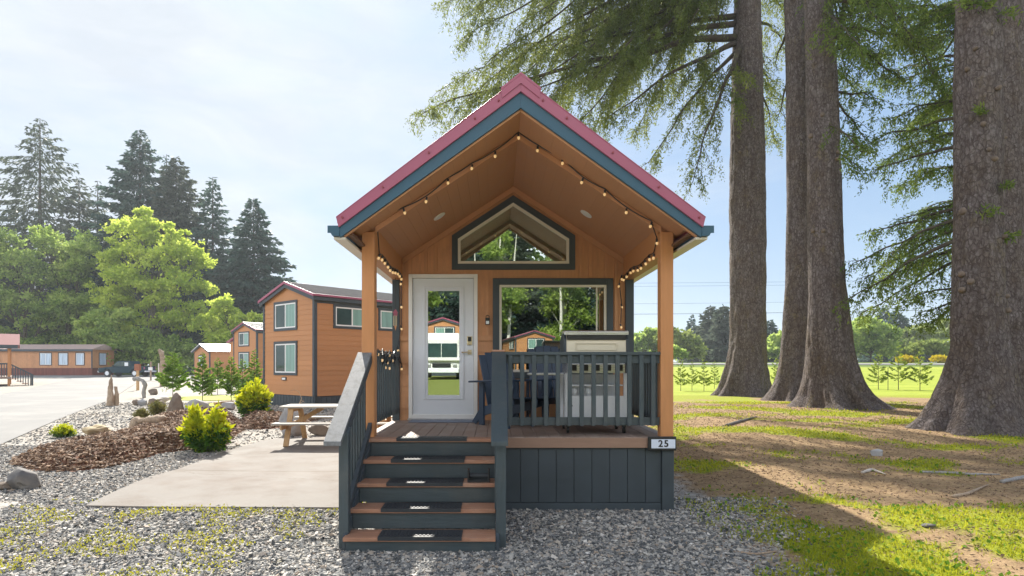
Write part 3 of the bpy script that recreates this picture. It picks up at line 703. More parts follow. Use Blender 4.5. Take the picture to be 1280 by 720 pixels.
# ================================================================ things on the porch
desc = ['top', 'second from the top', 'middle', 'fourth from the top', 'bottom']
mx = [(-.99+.03, -.19), (-1.04, -.22), (-1.09, -.235), (-1.13, -.247), (-1.165, -.25)]
for k in range(5):
    o = MB(); a, b = [(495.5, 583.5), (488.5, 580.5), (483, 578.5), (476, 576), (472, 577)][k]
    sc_ = F/ny_[k]; xa, xb = (a-CX)/sc_, (b-CX)/sc_; d = .15 if k == 0 else .235
    o.box(xa, xb, ny_[k]+.01, ny_[k]+d, nz_[k]+.001, nz_[k]+.009); o.box(xa, xb, ny_[k]-.007, ny_[k]+.012, nz_[k]-.026, nz_[k]+.009)
    nr = int((xb-xa)/.035)
    for j in range(nr):
        q = xa+.02+j*.035; o.box(q, q+.018, ny_[k]+.03, ny_[k]+d-.015, nz_[k]+.0085, nz_[k]+.013)
    tag(o.build('stair_mat', m_rubber, None, 0, origin=((xa+xb)/2, ny_[k]+.1, nz_[k])), 'ribbed black rubber mat on the %s stair tread of the porch cabin' % desc[k], 'stair mat', 'rubber mats on the porch stairs')
o = MB(); o.box(-1.22, -.31, YW-.40, YW-.06, ZD+.003, ZD+.014); tag(o.build('door_mat', m_matblue, None, .004, origin=(-.75, YW-.1, ZD)), 'flat grey blue mat lying at the foot of the white door', 'door mat')
bs_ = thing('boot_brush', 'small black boot scraper standing at the right end of the middle stair tread', 'boot scraper', (-.10-.14, ny_[2]+.14, nz_[2]))
x0, x1 = (584-CX)/125., (612-CX)/125.; y0 = ny_[2]+.05; z0 = nz_[2]
s = MB(); s.box(x0, x1, y0, y0+.13, z0+.001, z0+.02); s.build('base', m_black, bs_, .003)
for a in (x0, x1-.018): s = MB(); s.box(a, a+.018, y0, y0+.13, z0+.02, z0+.125); s.build('side', m_black, bs_, .004)
s = MB(); s.cyl((x0+.02, y0+.07, z0+.055), (x1-.02, y0+.07, z0+.055), .028, n=12); s.box(x0+.02, x1-.02, y0+.06, y0+.08, z0+.02, z0+.05); s.build('brush', m_rubber, bs_)
# grill seen from behind
gy0 = 7.12; gs = F/gy0; GX = lambda p: (p-CX)/gs
gl = thing('gas_grill', 'wheeled steel gas grill with its hood back turned to the porch railing', 'grill', (GX(745), gy0+.28, ZD))
xl, xr = GX(706), GX(785)
s = MB()
prof = [(gy0+.02, 1.72), (gy0, 1.80), (gy0+.01, 2.0), (gy0+.06, 2.065), (gy0+.30, 2.075), (gy0+.48, 1.98), (gy0+.56, 1.80), (gy0+.56, 1.72)]
s.prism(prof, 'x', xl+.02, xr-.02); hood = s.build('hood', m_creammetal, gl, .008)
s = MB(); s.prism([(gy0-.014, 2.048), (gy0-.014, 2.09), (gy0+.04, 2.105), (gy0+.30, 2.11), (gy0+.30, 2.076), (gy0+.05, 2.066)], 'x', xl-.005, xr+.005); s.build('hood_lip', m_steel, hood, .004)
s = MB(); s.box(xl+.025, xr-.025, gy0-.006, gy0+.03, 1.992, 2.046); s.build('hood_slot', m_black, hood)
for a, b in ((xl-.006, xl+.019), (xr-.019, xr+.006)):
    s = MB(); s.prism([(y, z) for y, z in prof], 'x', a, b); s.build('hood_side', m_teal, hood, .003)
s = MB(); ring(s, (0, gy0, 0), (1, 0, 0), (0, -1, 0), xl+.13, xr-.13, 1.87, 1.955, .008, -.01, .006); s.build('hood_emboss', m_creammetal, hood)
s = MB(); s.box(xl+.03, xr-.03, gy0+.02, gy0+.54, 1.60, 1.715)
s.build('firebox', m_steel, gl, .005)
s = MB()
for k in range(5): s.box(xl+.06+k*.135, xl+.14+k*.135, gy0+.005, gy0+.021, 1.63, 1.70)
s.build('firebox_slots', m_black, gl)
for a in (xl+.005, xr-.045):
    for b in (gy0+.01, gy0+.53): s = MB(); s.box(a, a+.04, b, b+.04, ZD+.10, 1.60); s.build('leg', m_steelb, gl, .003)
s = MB(); s.box(xl+.045, xr-.045, gy0+.012, gy0+.028, 1.02, 1.335); bp = s.build('back_panel', m_steelb, gl, .003)
s = MB(); s.cyl((xl+.075, gy0+.0115, 1.22), (xl+.075, gy0+.008, 1.22), .018, n=12); s.build('panel_hole', m_black, bp)
s = MB(); s.box(xl+.01, xr-.01, gy0+.01, gy0+.57, 1.0, 1.018); s.box(xl+.05, xr-.05, gy0+.05, gy0+.52, 1.45, 1.465); s.build('shelf', m_steelb, gl)
s = MB(); s.box(xl+.05, xr-.05, gy0+.53, gy0+.545, 1.02, 1.58); s.build('front_panel', m_steelb, gl)
for q in (.13, .30, .5): s = MB(); s.lathe((xl+q, gy0+.15, 1.335), [(.02, 0), (.035, .03), (.035, .06), (.02, .09), (.05, .1), (.05, .12)], 10); s.build('valve', m_steelb, gl)
s = MB(); s.box(xl-.42, xl+.0, gy0+.10, gy0+.50, 1.575, 1.60); s.build('side_shelf', m_steel, gl, .004)
for a in (xl+.03, xr-.05):
    for b in (gy0+.04, gy0+.5):
        s = MB(); s.box(a-.012, a+.032, b-.012, b+.032, ZD+.07, ZD+.10); s.cyl((a-.004, b, ZD+.037), (a+.024, b, ZD+.037), .036, n=16); s.build('caster', m_black, gl)
# Adirondack chairs facing the camera
def adirondack(name, label, x, y, rz=0, tall=1.02):
    t = thing(name, label, 'chair', (0, 0, 0), 'adirondack chairs on the porch')
    for k in range(5):
        w = .105; xx = -.275+k*.11; top = tall-.012*abs(k-2)**2
        s = MB(); s.obox((xx, .16, .26), (1, 0, 0), (0, .955, -.29), (0, .29, .955), 0, w, 0, .02, 0, top-.26); s.build('back_slat', m_navy, t, .006)
    for k in range(5):
        s = MB(); a = -.36+k*.105; z = .37-.022*k; s.obox((-.275, a, z), (1, 0, 0), (0, .98, -.2), (0, .2, .98), 0, .55, 0, .095, 0, .02); s.build('seat_slat', m_navy, t, .004)
    for s_ in (-1, 1):
        s = MB(); s.prism([(-.42, .60), (.42, .565), (.42, .59), (-.42, .625)], 'x', s_*.345-.075, s_*.345+.075); s.build('arm', m_navy, t, .008)
        s = MB(); s.box(s_*.33-.016, s_*.33+.016, -.35, -.24, 0, .605); s.prism([(-.35, .10), (-.35, .60), (-.42, .60), (-.44, .52), (-.40, .40), (-.36, .34)], 'x', s_*.33-.016, s_*.33+.016); s.build('leg', m_navy, t, .004)
        s = MB(); s.box(s_*.30-.016, s_*.30+.016, .22, .32, 0, .58); s.build('leg', m_navy, t, .004)
        s = MB(); s.prism([(-.38, .28), (-.38, .36), (.30, .24), (.5, .03), (.42, .0), (.26, .12)], 'x', s_*.285-.014, s_*.285+.014); s.build('side_rail', m_navy, t, .003)
    t.location = (x, y, ZD); t.rotation_euler = (0, 0, rz); return t
adirondack('adirondack_chair', 'navy blue slatted lounge chair beside the white door, facing the porch stairs', (640-CX)/F*8.1, 8.12, math.radians(38))
adirondack('adirondack_chair', 'dark slatted lounge chair behind the railing, left of the gas grill', (691-CX)/F*8.25, 8.28, math.radians(6), 1.12)
# ================================================================ string lights
def bulbmat():
    m, nt, out = new_mat('warm_bulb'); b = N(nt, 'ShaderNodeBsdfPrincipled'); nt.links.new(b.outputs[0], out.inputs[0])
    b.inputs['Base Color'].default_value = (.75, .58, .36, 1); b.inputs['Roughness'].default_value = .12
    b.inputs['Emission Color'].default_value = (1, .62, .25, 1); b.inputs['Emission Strength'].default_value = .22; return m
m_bulb = bulbmat()
sl = thing('string_lights', 'string of small warm globe bulbs on a black cord around the porch gable', 'string lights', (XC, YP, 2.9))
YB = 6.775
path = []; bulbs = []
def at(px, py, Y): return P(px, py, Y)
seg = [at(502, 458, 8.74), at(497, 435, 8.74), at(501.5, 408, 8.74), at(501.5, 381, 8.74), at(501.5, 352, 8.74)]
beamL = []
for t in np.linspace(0, 1, 10): Yb = 8.66-(8.66-7.0)*t; beamL.append(Vector((-1.345, Yb, 2.955+.02*math.sin(t*9))))
rakeL = [at(*p, YB-.01) for p in ((471, 273), (505, 262), (533, 248), (560, 225), (590, 207), (619, 191), (648, 168))]
rakeR = [at(*p, YB-.01) for p in ((672, 184), (703, 200), (728, 224), (756, 239), (783, 262), (814, 279))]
beamR = [at(821, 300, 6.90)]+[Vector((1.825, 7.0+(8.66-7.0)*t, 2.965+.02*math.sin(t*11))) for t in np.linspace(.02, 1, 9)]
drop = [at(777, 346, 8.80), at(774, 355, 8.80), at(777, 381, 8.80), at(776, 406, 8.80)]
bund = [Vector((-1.43, 8.55, 1.86)), Vector((-1.40, 8.2, 1.79)), Vector((-1.39, 7.95, 1.86)), Vector((-1.40, 7.8, 1.76)), Vector((-1.41, 7.55, 1.87)), Vector((-1.385, 7.4, 1.79)), Vector((-1.40, 7.2, 1.86)), Vector((-1.40, 7.65, 1.70)), Vector((-1.39, 7.9, 1.69))]
order = bund[::-1]+seg+beamL+rakeL+rakeR+beamR+drop
pts = []
for a, b in zip(order, order[1:]):
    L = (b-a).length
    for t in (0, .25, .5, .75): pts.append(a.lerp(b, t)-Vector((0, 0, .10*L*4*t*(1-t)*.35)))
pts.append(order[-1])
s = MB(); s.tube([p+Vector((0, 0, .028)) for p in pts], .007, 5); s.build('cord', m_black, sl)
s = MB()
for y in (7.5, 7.75, 8.0, 8.3): s.tube([Vector((-1.45+.075*math.cos(a), y+.02*math.sin(3*a), 1.78+.095*math.sin(a))) for a in np.linspace(0, 2*math.pi, 14)], .009, 5)
s.build('cord_coil', m_black, sl)
bm0 = None
for p in order:
    p = p-Vector((0, 0, .012))
    if bm0 is None:
        s = MB(); s.lathe((0, 0, -.035), [(.001, -.026), (.014, -.022), (.024, -.010), (.027, .004), (.022, .018), (.011, .030)], 12); s.v = [(v[0]*.62, v[1]*.62, v[2]*.75) for v in s.v]; bm0 = s.build('bulb', m_bulb, None, smooth=True)
        s = MB(); s.lathe((0, 0, -.010), [(.012, 0), (.012, .035), (.007, .04)], 8); sk0 = s.build('socket', m_black, None); sk0.parent = bm0; b = bm0
    else:
        b = bm0.copy(); COL.objects.link(b); c = sk0.copy(); COL.objects.link(c); c.parent = b
    b.parent = sl; b.location = p-sl.location; b.rotation_euler = (random.uniform(-.35, .35), random.uniform(-.35, .35), 0)
# small wooden hanging ornament by the left corner
orn = thing('hanging_ornament', 'little red and orange hanging ornament by the left corner of the porch', 'ornament', tuple(at(494, 400, 8.55)))
c = at(494, 400, 8.55)
s = MB(); s.box(c.x-.02, c.x+.03, c.y-.02, c.y+.02, c.z+.06, c.z+.10); s.prism([(c.x-.03, c.z+.10), (c.x+.04, c.z+.10), (c.x+.005, c.z+.15)], 'y', c.y-.03, c.y+.03); s.build('roof', m_red, orn)
s = MB()
for q in (-.02, .0, .02): s.cyl((c.x+q, c.y, c.z+.06), (c.x+q, c.y, c.z-.08), .005, n=6)
s.build('chime', m_brass, orn)
s = MB(); s.prism([(c.x-.012, c.z-.08), (c.x+.022, c.z-.08), (c.x+.005, c.z-.15)], 'y', c.y-.004, c.y+.004); s.build('sail', m_post, orn)
s = MB(); s.cyl((c.x+.005, c.y, c.z+.15), (c.x+.005, c.y, 2.925), .003, n=5); s.build('hook', m_black, orn)
# ================================================================ neighbouring cabins
def local_obj(root, world_fn): pass
def add_window(parent, o, u, n, u0, u1, z0, z1, pane, split=.5, name='window'):
    s = MB(); ring(s, o, u, n, u0, u1, z0, z1, .09, -.02, .045); w = s.build(name, m_teal, parent)
    s = MB(); ring(s, o, u, n, u0+.092, u1-.092, z0+.092, z1-.092, .045, -.02, .035)
    if split:
        m_ = u0+(u1-u0)*split; s.obox(o, u, n, (0, 0, 1), m_-.025, m_+.025, -.01, .03, z0+.13, z1-.13)
    s.build('window_frame', m_white, w)
    ps = [(u0+.13, u1-.13)] if not split else [(u0+.13, u0+(u1-u0)*split-.026), (u0+(u1-u0)*split+.026, u1-.13)]
    for i, (a, b) in enumerate(ps):
        s = MB(); s.obox(o, u, n, (0, 0, 1), a, b, -.01, .018, z0+.135, z1-.135); s.build('pane', pane[i % len(pane)], w)
    return w
def loft_cabin(label, wing=False):
    W, L = 3.5, 9.0; ze, zr, zs = 3.85, 4.38, .41
    t = thing('tiny_cabin', label, 'cabin', (0, 0, 0), 'orange tiny cabins in the row')
    # local frame: gable wall along +x from 0 to W at y=0 facing -y; body extends to +y; long wall at x=W
    s = MB()
    laps(s, (0, 0), (W, 0), zs, ze, (0, -1)); laps(s, (W, 0), (W, L), zs, ze, (1, 0)); laps(s, (0, 0), (0, L), zs, ze, (-1, 0))
    s.box(.02, W-.02, .02, L, zs, ze)
    s.prism([(0, ze), (W, ze), (W/2, zr)], 'y', -.003, L); s.build('wall', m_sidgrain, t)
    s = MB(); s.box(.03, W-.03, .03, L, -.4, zs)
    k = .0
    while k < W-.1: s.box(k+.035, k+.21, .012, .03, -.4, zs-.03); k += .2
    k = .1
    while k < L-.2: s.box(W-.03, W-.012, k, k+.19, -.4, zs-.03); k += .2
    s.build('skirting', m_teal, t)
    s = MB()
    for x0, x1, y0, y1 in ((-.03, .09, -.03, .09), (W-.09, W+.03, -.03, .09)): s.box(x0, x1, y0, y1, zs, ze)
    s.box(W-.0, W+.022, .09, L, ze-.2, ze); s.build('corner_trim', m_teal, t)
    s = MB()
    for sgn in (-1, 1): s.prism([(W/2, zr+.14), (W/2+sgn*(W/2+.16), ze+.085), (W/2+sgn*(W/2+.16), ze+.05), (W/2, zr+.10)][::sgn], 'y', -.14, L+.3)
    for k in range(1, 9):
        for sgn in (-1, 1):
            xx = W/2+sgn*k*.22; zz = zr+.14-(zr-ze+.055)*k*.22/(W/2+.16); s.box(xx-.02, xx+.02, -.13, L+.29, zz-.03, zz+.03)
    r = s.build('roof', m_greymetal, t)
    s = MB()
    for sgn in (-1, 1):
        s.prism([(W/2, zr+.15), (W/2+sgn*(W/2+.17), ze+.09), (W/2+sgn*(W/2+.17), ze+.0), (W/2, zr+.06)][::sgn], 'y', -.17, -.14)
        s.box(min(W/2+sgn*(W/2+.16), W/2+sgn*(W/2+.19)), max(W/2+sgn*(W/2+.16), W/2+sgn*(W/2+.19)), -.14, L+.3, ze+.02, ze+.09)
    s.build('roof_trim', m_red, r)
    s = MB()
    for sgn in (-1, 1): s.prism([(W/2, zr+.058), (W/2+sgn*(W/2+.15), ze-.0), (W/2+sgn*(W/2+.15), ze-.14), (W/2, zr-.08)][::sgn], 'y', -.13, -.1)
    for sgn in (-1, 1): s.box(min(W/2+sgn*(W/2+.02), W/2+sgn*(W/2+.15)), max(W/2+sgn*(W/2+.02), W/2+sgn*(W/2+.15)), -.1, L+.3, ze-.12, ze+.01)
    s.build('fascia', m_teal, r)
    n = (0, -1, 0)
    add_window(t, (0, 0, 0), (1, 0, 0), n, .80, 2.42, 2.75, 3.83, [m_pane, m_panet])
    add_window(t, (0, 0, 0), (1, 0, 0), n, .80, 2.42, 1.12, 2.36, [m_pane, m_panet])
    add_window(t, (W, 0, 0), (0, 1, 0), (1, 0, 0), .74, 2.34, 2.80, 3.66, [m_pane, m_panet])
    add_window(t, (W, 0, 0), (0, 1, 0), (1, 0, 0), 2.72, 3.6, 2.80, 3.66, [m_panet], split=None)
    s = MB(); s.box(1.38, 1.68, -.045, -.02, .93, 1.05); pl = s.build('number_plate', m_black, t); s = MB(); s.box(1.42, 1.64, -.05, -.046, .955, 1.025); s.build('number_face', m_white, pl)
    return t
c2 = loft_cabin('two storey orange cabin with stacked gable windows behind the picnic table')
ang = math.atan2(-2.31, 2.62)
c3 = copy_tree(c2)
def place_corner(t, cx, cy, a, z):   # put local point (3.5,0) at (cx,cy)
    t.rotation_euler = (0, 0, a); t.location = (cx-3.5*math.cos(a), cy-3.5*math.sin(a), z)
place_corner(c2, -6.27, 21.0, ang, .2)
place_corner(c3, (321-620)/760*43, 43.0, ang, .28)
c3['label'] = 'smaller looking two storey orange cabin farther back, half hidden behind the cedar saplings'
# lower wing of the far cabin
s = MB(); 
laps(s, (-1.9, .6), (0, .6), .41, 3.1, (0, -1)); s.box(-1.9, -.03, .62, 6, .0, 3.1); s.prism([(-1.9, 3.1), (-.03, 3.1), (-.03, 3.6)], 'y', .6, 6)
wg = s.build('side_wing', m_sidgrain, None); wg.parent = c3
s = MB(); s.prism([(-2.1, 3.1), (-.05, 3.68), (-.05, 3.78), (-2.1, 3.2)], 'y', .4, 6.2); o = s.build('wing_roof', m_red, None); o.parent = wg
w = add_window(c3, (0, .6, 0), (1, 0, 0), (0, -1, 0), -1.15, -.35, 1.1, 2.3, [m_panet], split=None) if False else None
# --- low cabin with a pale metal roof
lc = thing('tiny_cabin', 'low orange cabin with a pale metal roof at the far end of the row', 'cabin', (0, 0, 0), 'orange tiny cabins in the row')
s = MB(); laps(s, (0, 0), (3.6, 0), .4, 2.7, (0, -1)); laps(s, (3.6, 0), (3.6, 9), .4, 2.7, (1, 0)); s.box(.02, 3.58, .02, 9, 0, 2.7); s.prism([(0, 2.7), (3.6, 2.7), (1.8, 3.35)], 'y', -.003, 9); s.build('wall', m_sidgrain, lc)
s = MB()
for g in (-1, 1): s.prism([(1.8, 3.5), (1.8+g*2.05, 2.72), (1.8+g*2.05, 2.66), (1.8, 3.42)][::g], 'y', -.25, 9.2)
s.build('roof', M('pale_roof_metal', (.60, .60, .60), .35, .05), lc)
s = MB()
for g in (-1, 1): s.prism([(1.8, 3.41), (1.8+g*2.0, 2.65), (1.8+g*2.0, 2.52), (1.8, 3.28)][::g], 'y', -.2, -.15)
s.box(3.52, 3.63, -.03, .08, .4, 2.6); s.box(-.03, .08, -.03, .08, .4, 2.6); s.build('trim', m_teal, lc)
add_window(lc, (0, 0, 0), (1, 0, 0), (0, -1, 0), 1.1, 2.3, 1.2, 2.35, [m_panew], split=None)
a4 = ang; lc.rotation_euler = (0, 0, a4); cx, cy = (262-620)/760*60, 60.0; lc.location = (cx-3.6*math.cos(a4), cy-3.6*math.sin(a4), .33)
# --- long mobile home at the far left
mh = thing('mobile_home', 'long orange mobile home with a low roof and three white windows, far left', 'mobile home', (-50, 74, .3))
x0, x1, y0 = -64.0, (115.5-620)/760*74, 74.0; zg = .34
s = MB(); s.box(x0, x1, y0, y0+4.2, zg+.95, 3.55); x = x0
while x < x1: s.box(x, min(x+.2, x1), y0-.012, y0, zg+.95, 3.5); x += .22
s.build('wall', m_siding, mh)
s = MB(); x = x0
while x < x1: s.box(x, min(x+.17, x1), y0-.03, y0+4.15, zg-.4, zg+.98); x += .18
s.build('skirting', M('red_brown_skirting', (.17, .055, .04), .7, .15, 3, .15), mh)
s = MB(); s.prism([(y0-.3, 3.62), (y0+2.1, 4.25), (y0+4.5, 3.62), (y0+4.5, 3.55), (y0-.3, 3.55)], 'x', x0, x1+.25); rr = s.build('roof', M('dusty_pink_roof', (.42, .30, .27), .55, .12, 3), mh)
s = MB(); s.box(x0, x1+.25, y0-.34, y0-.302, 3.34, 3.60); s.build('fascia', m_teal, rr); s = MB(); s.box(x1-.12, x1+.02, y0-.045, y0-.0, zg+.9, 3.4); s.build('corner_trim', m_teal, mh)
for a, b, sp in ((49.5, 65, .5), (73, 85.5, None), (94.5, 106, None)):
    add_window(mh, (0, y0-.012, 0), (1, 0, 0), (0, -1, 0), (a-620)/760*74, (b-620)/760*74, 1.62, 3.20, [m_panew], split=sp)
add_window(mh, (x1, 0, 0), (0, 1, 0), (1, 0, 0), y0+1.2, y0+2.6, 1.62, 3.2, [m_panew], split=None)
# --- porch cabin at the left edge
pc = thing('porch_cabin', 'cabin porch with wooden steps and dark railing at the left edge of the picture', 'cabin', (-33.5, 41, .2))
xr = (9-620)/760*41
s = MB(); s.box(xr-6, xr-1.5, 41.3, 46, .3, 3.1); laps(s, (xr-6, 41.3), (xr-1.5, 41.3), .9, 3.1, (0, -1)); s.build('wall', m_sidgrain, pc)
add_window(pc, (0, 41.28, 0), (1, 0, 0), (0, -1, 0), xr-3.0, xr-1.7, 1.6, 2.7, [m_panew], split=None)
s = MB(); s.prism([(40.5, 3.05), (43.5, 3.9), (46.5, 3.05), (46.5, 2.95), (43.5, 3.8), (40.5, 2.95)], 'x', xr-6.2, xr+.55); r = s.build('roof', M('faded_pink_roof', (.27, .15, .145), .8, .1, spec=.05), pc)
s = MB(); s.box(xr-6.2, xr+.45, 40.46, 40.498, 2.8, 3.04); s.build('fascia', m_teal, r)
for y in (40.8, 45.8): s = MB(); s.box(xr-.1, xr+.05, y, y+.15, .2, 3.0); s.build('post', m_post, pc)
s = MB(); s.box(xr-6, xr+.1, 40.7, 46, .75, .9); s.build('deck', m_deck, pc)
s = MB()
for k in range(4): s.box(xr+.1+k*.28, xr+.42+k*.28, 40.9, 42.3, .72-k*.17, .76-k*.17)
s.build('steps', m_tread, pc)
s = MB()
for y in (40.85, 42.35):
    s.prism([(xr+.1, 1.75), (xr+1.3, 1.02), (xr+1.3, .93), (xr+.1, 1.66)], 'y', y-.03, y+.03); s.box(xr+1.2, xr+1.29, y-.045, y+.045, .0, 1.02)
    for k in range(8): s.box(xr+.15+k*.14, xr+.2+k*.14, y-.02, y+.02, .75-k*.085, 1.68-k*.085)
s.box(xr-3, xr-.1, 40.75, 40.82, 1.72, 1.82)
for k in range(22): s.box(xr-3+k*.135, xr-2.95+k*.135, 40.76, 40.80, .9, 1.72)
s.build('railing', m_teal, pc)
pc.rotation_euler = (0, 0, math.radians(38))
# ================================================================ pickup truck (local: length along x, nose at -x)
tk = thing('pickup_truck', 'dark teal crew cab pickup truck parked beyond the road', 'truck', (0, 0, 0))
m_paint = M('teal_car_paint', (.008, .035, .05), .35, .05, 2, spec=.25)
L = 5.4; hw = .93
body = [(-2.7, .55), (-2.72, .80), (-2.62, .98), (-1.35, 1.08), (-1.2, 1.10), (1.05, 1.10), (1.08, 1.14), (2.66, 1.16), (2.7, .60), (2.55, .48), (2.05, .48), (1.95, .62), (1.8, .80), (1.55, .84), (1.3, .80), (1.15, .62), (1.05, .42), (-1.15, .42), (-1.25, .62), (-1.4, .80), (-1.65, .84), (-1.9, .80), (-2.05, .62), (-2.15, .48), (-2.55, .46)]
s = MB(); s.prism(body, 'y', -hw, hw); s.build('body', m_paint, tk, .04)
cab = [(-1.25, 1.08), (-.62, 1.66), (-.45, 1.72), (.75, 1.72), (.92, 1.66), (1.05, 1.10)]
s = MB(); s.prism(cab, 'y', -.80, .80); s.build('cab', m_paint, tk, .05)
for y0, y1 in ((-.812, -.80), (.80, .812)):
    for pts in ([(-1.02, 1.14), (-.56, 1.60), (-.20, 1.62), (-.20, 1.14)], [(-.10, 1.14), (-.10, 1.62), (.66, 1.62), (.86, 1.14)]):
        s = MB(); s.prism(pts, 'y', y0, y1); s.build('window', m_pane, tk)
s = MB(); s.prism([(-1.23, 1.13), (-.66, 1.655), (-.68, 1.665), (-1.25, 1.14)], 'y', -.70, .70); s.build('windscreen', m_pane, tk)
s = MB(); s.box(.30, .72, -.815, -.812, 1.18, 1.56); s.build('window_sticker', m_steelb, tk)
for xx in (-1.65, 1.55):
    for y in (-.95, .73):
        s = MB(); s.cyl((xx, y, .38), (xx, y+.22, .38), .38, n=24); w = s.build('wheel', m_rubber, tk, .03)
        s = MB(); yy = y-.006 if y < 0 else y+.205; s.cyl((xx, yy, .38), (xx, yy+.021, .38), .23, n=20); s.build('rim', m_steelb, w)
s = MB(); s.box(-2.80, -2.66, -.9, .9, .46, .64); s.build('bumper', m_steelb, tk, .02)
s = MB(); s.box(2.66, 2.82, -.9, .9, .5, .66); s.build('bumper', m_steelb, tk, .02)
for y in (-.86, .62): s = MB(); s.box(-2.735, -2.66, y, y+.24, .78, .92); s.build('headlight', m_white, tk, .01)
for y in (-.935, .82): s = MB(); s.box(2.62, 2.715, y, y+.115, .82, 1.08); s.build('tail_light', m_red, tk, .01)
for y in (-1.12, .94): s = MB(); s.box(-.92, -.80, y, y+.18, 1.12, 1.26); s.build('mirror', m_black, tk, .02)
g = G(159, 471); tk.location = (g.x, g.y, hz(g.x, g.y)+.02); tk.rotation_euler = (0, 0, math.radians(-6))
# ================================================================ picnic table, rocks, driftwood, signs
pt = thing('picnic_table', 'weathered grey topped picnic table with tan legs on the concrete slab', 'picnic table', (0, 0, 0))
TL = 2.3
for k in range(5): s = MB(); s.box(0, TL, -.37+k*.15, -.37+k*.15+.14, .72, .758); s.build('top_plank', m_grayw, pt, .004)
for y in (-.85, .59):
    for k in range(2): s = MB(); s.box(0, TL, y+k*.135, y+k*.135+.128, .43, .465); s.build('bench_plank', m_grayw, pt, .004)
for x in (.22, TL-.26):
    for sg in (-1, 1): s = MB(); s.bar((x, sg*.30, .72), (x, sg*.66, 0), .04, .10, (1, 0, 0)); s.build('leg', m_tanw, pt, .003)
    s = MB(); s.box(x-.06, x-.022, -.84, .84, .335, .43); s.build('bench_support', m_tanw, pt, .003)
    s = MB(); s.box(x-.06, x-.022, -.34, .34, .63, .72); s.build('top_support', m_tanw, pt, .003)
    s = MB(); s.bar((x, 0, .39), (x+(.55 if x < 1 else -.55), 0, .71), .09, .04, (0, 1, 0)); s.build('brace', m_tanw, pt, .003)
g = G(357, 560); pt.location = (g.x-.25, g.y+.66+.02, hz(g.x, g.y)+.022); pt.rotation_euler = (0, 0, math.radians(2))
def rockmat(name, col, dirt=(.25, .22, .18)): return M(name, col, .85, .35, 3, bump=.8, bs=9, dirt=dirt, dirts=4)
r_tan, r_grey, r_dark, r_brown, r_pale = rockmat('tan_rock', (.42, .33, .19)), rockmat('grey_rock', (.34, .34, .35)), rockmat('dark_rock', (.12, .115, .115)), rockmat('brown_rock', (.20, .155, .12)), rockmat('pale_rock', (.55, .52, .46))
def rock(label, px, py, wpx, hpx, mat, seed, shape=(1, 1, 1), dep=.7, group='rocks in the gravel garden', sharp=.35, Y=None):
    g = G(px, py) if Y is None else P(px, py, Y); sc = F/g.y; w, h = wpx/sc, hpx/sc
    bm = bmesh.new(); bmesh.ops.create_icosphere(bm, subdivisions=4, radius=.5)
    off = Vector((seed*3.7, seed*1.3, seed*.77))
    for v in bm.verts:
        p = v.co.copy(); n = noise.noise(p*2.2+off)*sharp+noise.noise(p*5+off)*sharp*.35+noise.cell(p*3.2+off)*.05
        v.co = p*(1+n)
        if shape == 'spire': k = max(0, v.co.z+.5); v.co.x *= 1-.55*min(1, k); v.co.y *= 1-.5*min(1, k); v.co.x += .12*k
    if shape != 'round':                          # broken faces: flatten against a few random planes
        gq_ = random.Random(seed*17+3)
        for _ in range(13):
            nn = Vector((gq_.gauss(0, 1), gq_.gauss(0, 1), gq_.gauss(0, .8))).normalized(); dd = gq_.uniform(.30, .46)
            for v in bm.verts:
                e_ = v.co.dot(nn)-dd
                if e_ > 0: v.co -= nn*e_*.92
    zs = [v.co.z for v in bm.verts]; xs = [v.co.x for v in bm.verts]; kx = w/(max(xs)-min(xs)); kz = h*1.22/(max(zs)-min(zs)); z0 = min(zs)
    for v in bm.verts: v.co = Vector((v.co.x*kx, v.co.y*kx*dep, (v.co.z-z0)*kz-h*.2))
    me = bpy.data.meshes.new('rock'); bm.to_mesh(me); bm.free(); me.polygons.foreach_set('use_smooth', [True]*len(me.polygons)); me.set_sharp_from_angle(angle=math.radians(28))
    md = None
    o = link('rock', me, mat); gy = g.y+w*dep*.4; o.location = (g.x, gy, (mz(g.x, gy) if Y is None else g.z))
    return tag(o, label, 'rock', group)
rock('dark wet looking rock at the left edge, nearest to the viewer', 21, 613, 42, 26, r_dark, 1, dep=.8)
rock('small brown stone touching the dark rock at the left edge', 2, 613, 16, 10, r_brown, 21)
rock('low tan rock on the left tip of the mulch bed', 113, 552, 34, 13, r_tan, 2)
rock('tall pointed brown rock standing upright in the mulch', 214.5, 525, 21, 28, r_brown, 3, 'spire', sharp=.25)
rock('rounded pale grey boulder behind the mulch mound', 242, 512, 27, 13, r_grey, 4, sharp=.2)
rock('flat blue grey stone on the right flank of the mulch mound', 284, 529, 17, 9, r_grey, 5, sharp=.4)
rock('brown rock peeking out behind the nearer golden shrub', 277, 558, 16, 17, r_brown, 6)
rock('leftmost small brown stone of the stacked rock cluster', 168.5, 507, 8, 7.5, r_brown, 7)
rock('second stone from the left in the rock cluster, grey', 176.5, 507, 11, 8.5, r_grey, 8)
rock('brown stone under the flat slab of the rock cluster', 188, 508, 12, 10, r_brown, 9)
rock('rightmost brown stone of the rock cluster', 199, 509, 14, 8, r_brown, 10)
rock('squarish brown rock behind the rock cluster', 190, 494, 12, 8, r_brown, 11, sharp=.2)
gq = G(196, 508)
rock('flat pale slab lying on top of the rock cluster', 195, 502.5, 26, 8, r_pale, 12, Y=gq.y+.15)
rock('big pale boulder right behind the picnic table', 362, 545, 31, 36, r_grey, 13, sharp=.2)
rock('low brown boulder under the picnic table bench', 398, 545, 30, 14, r_brown, 14, sharp=.2)
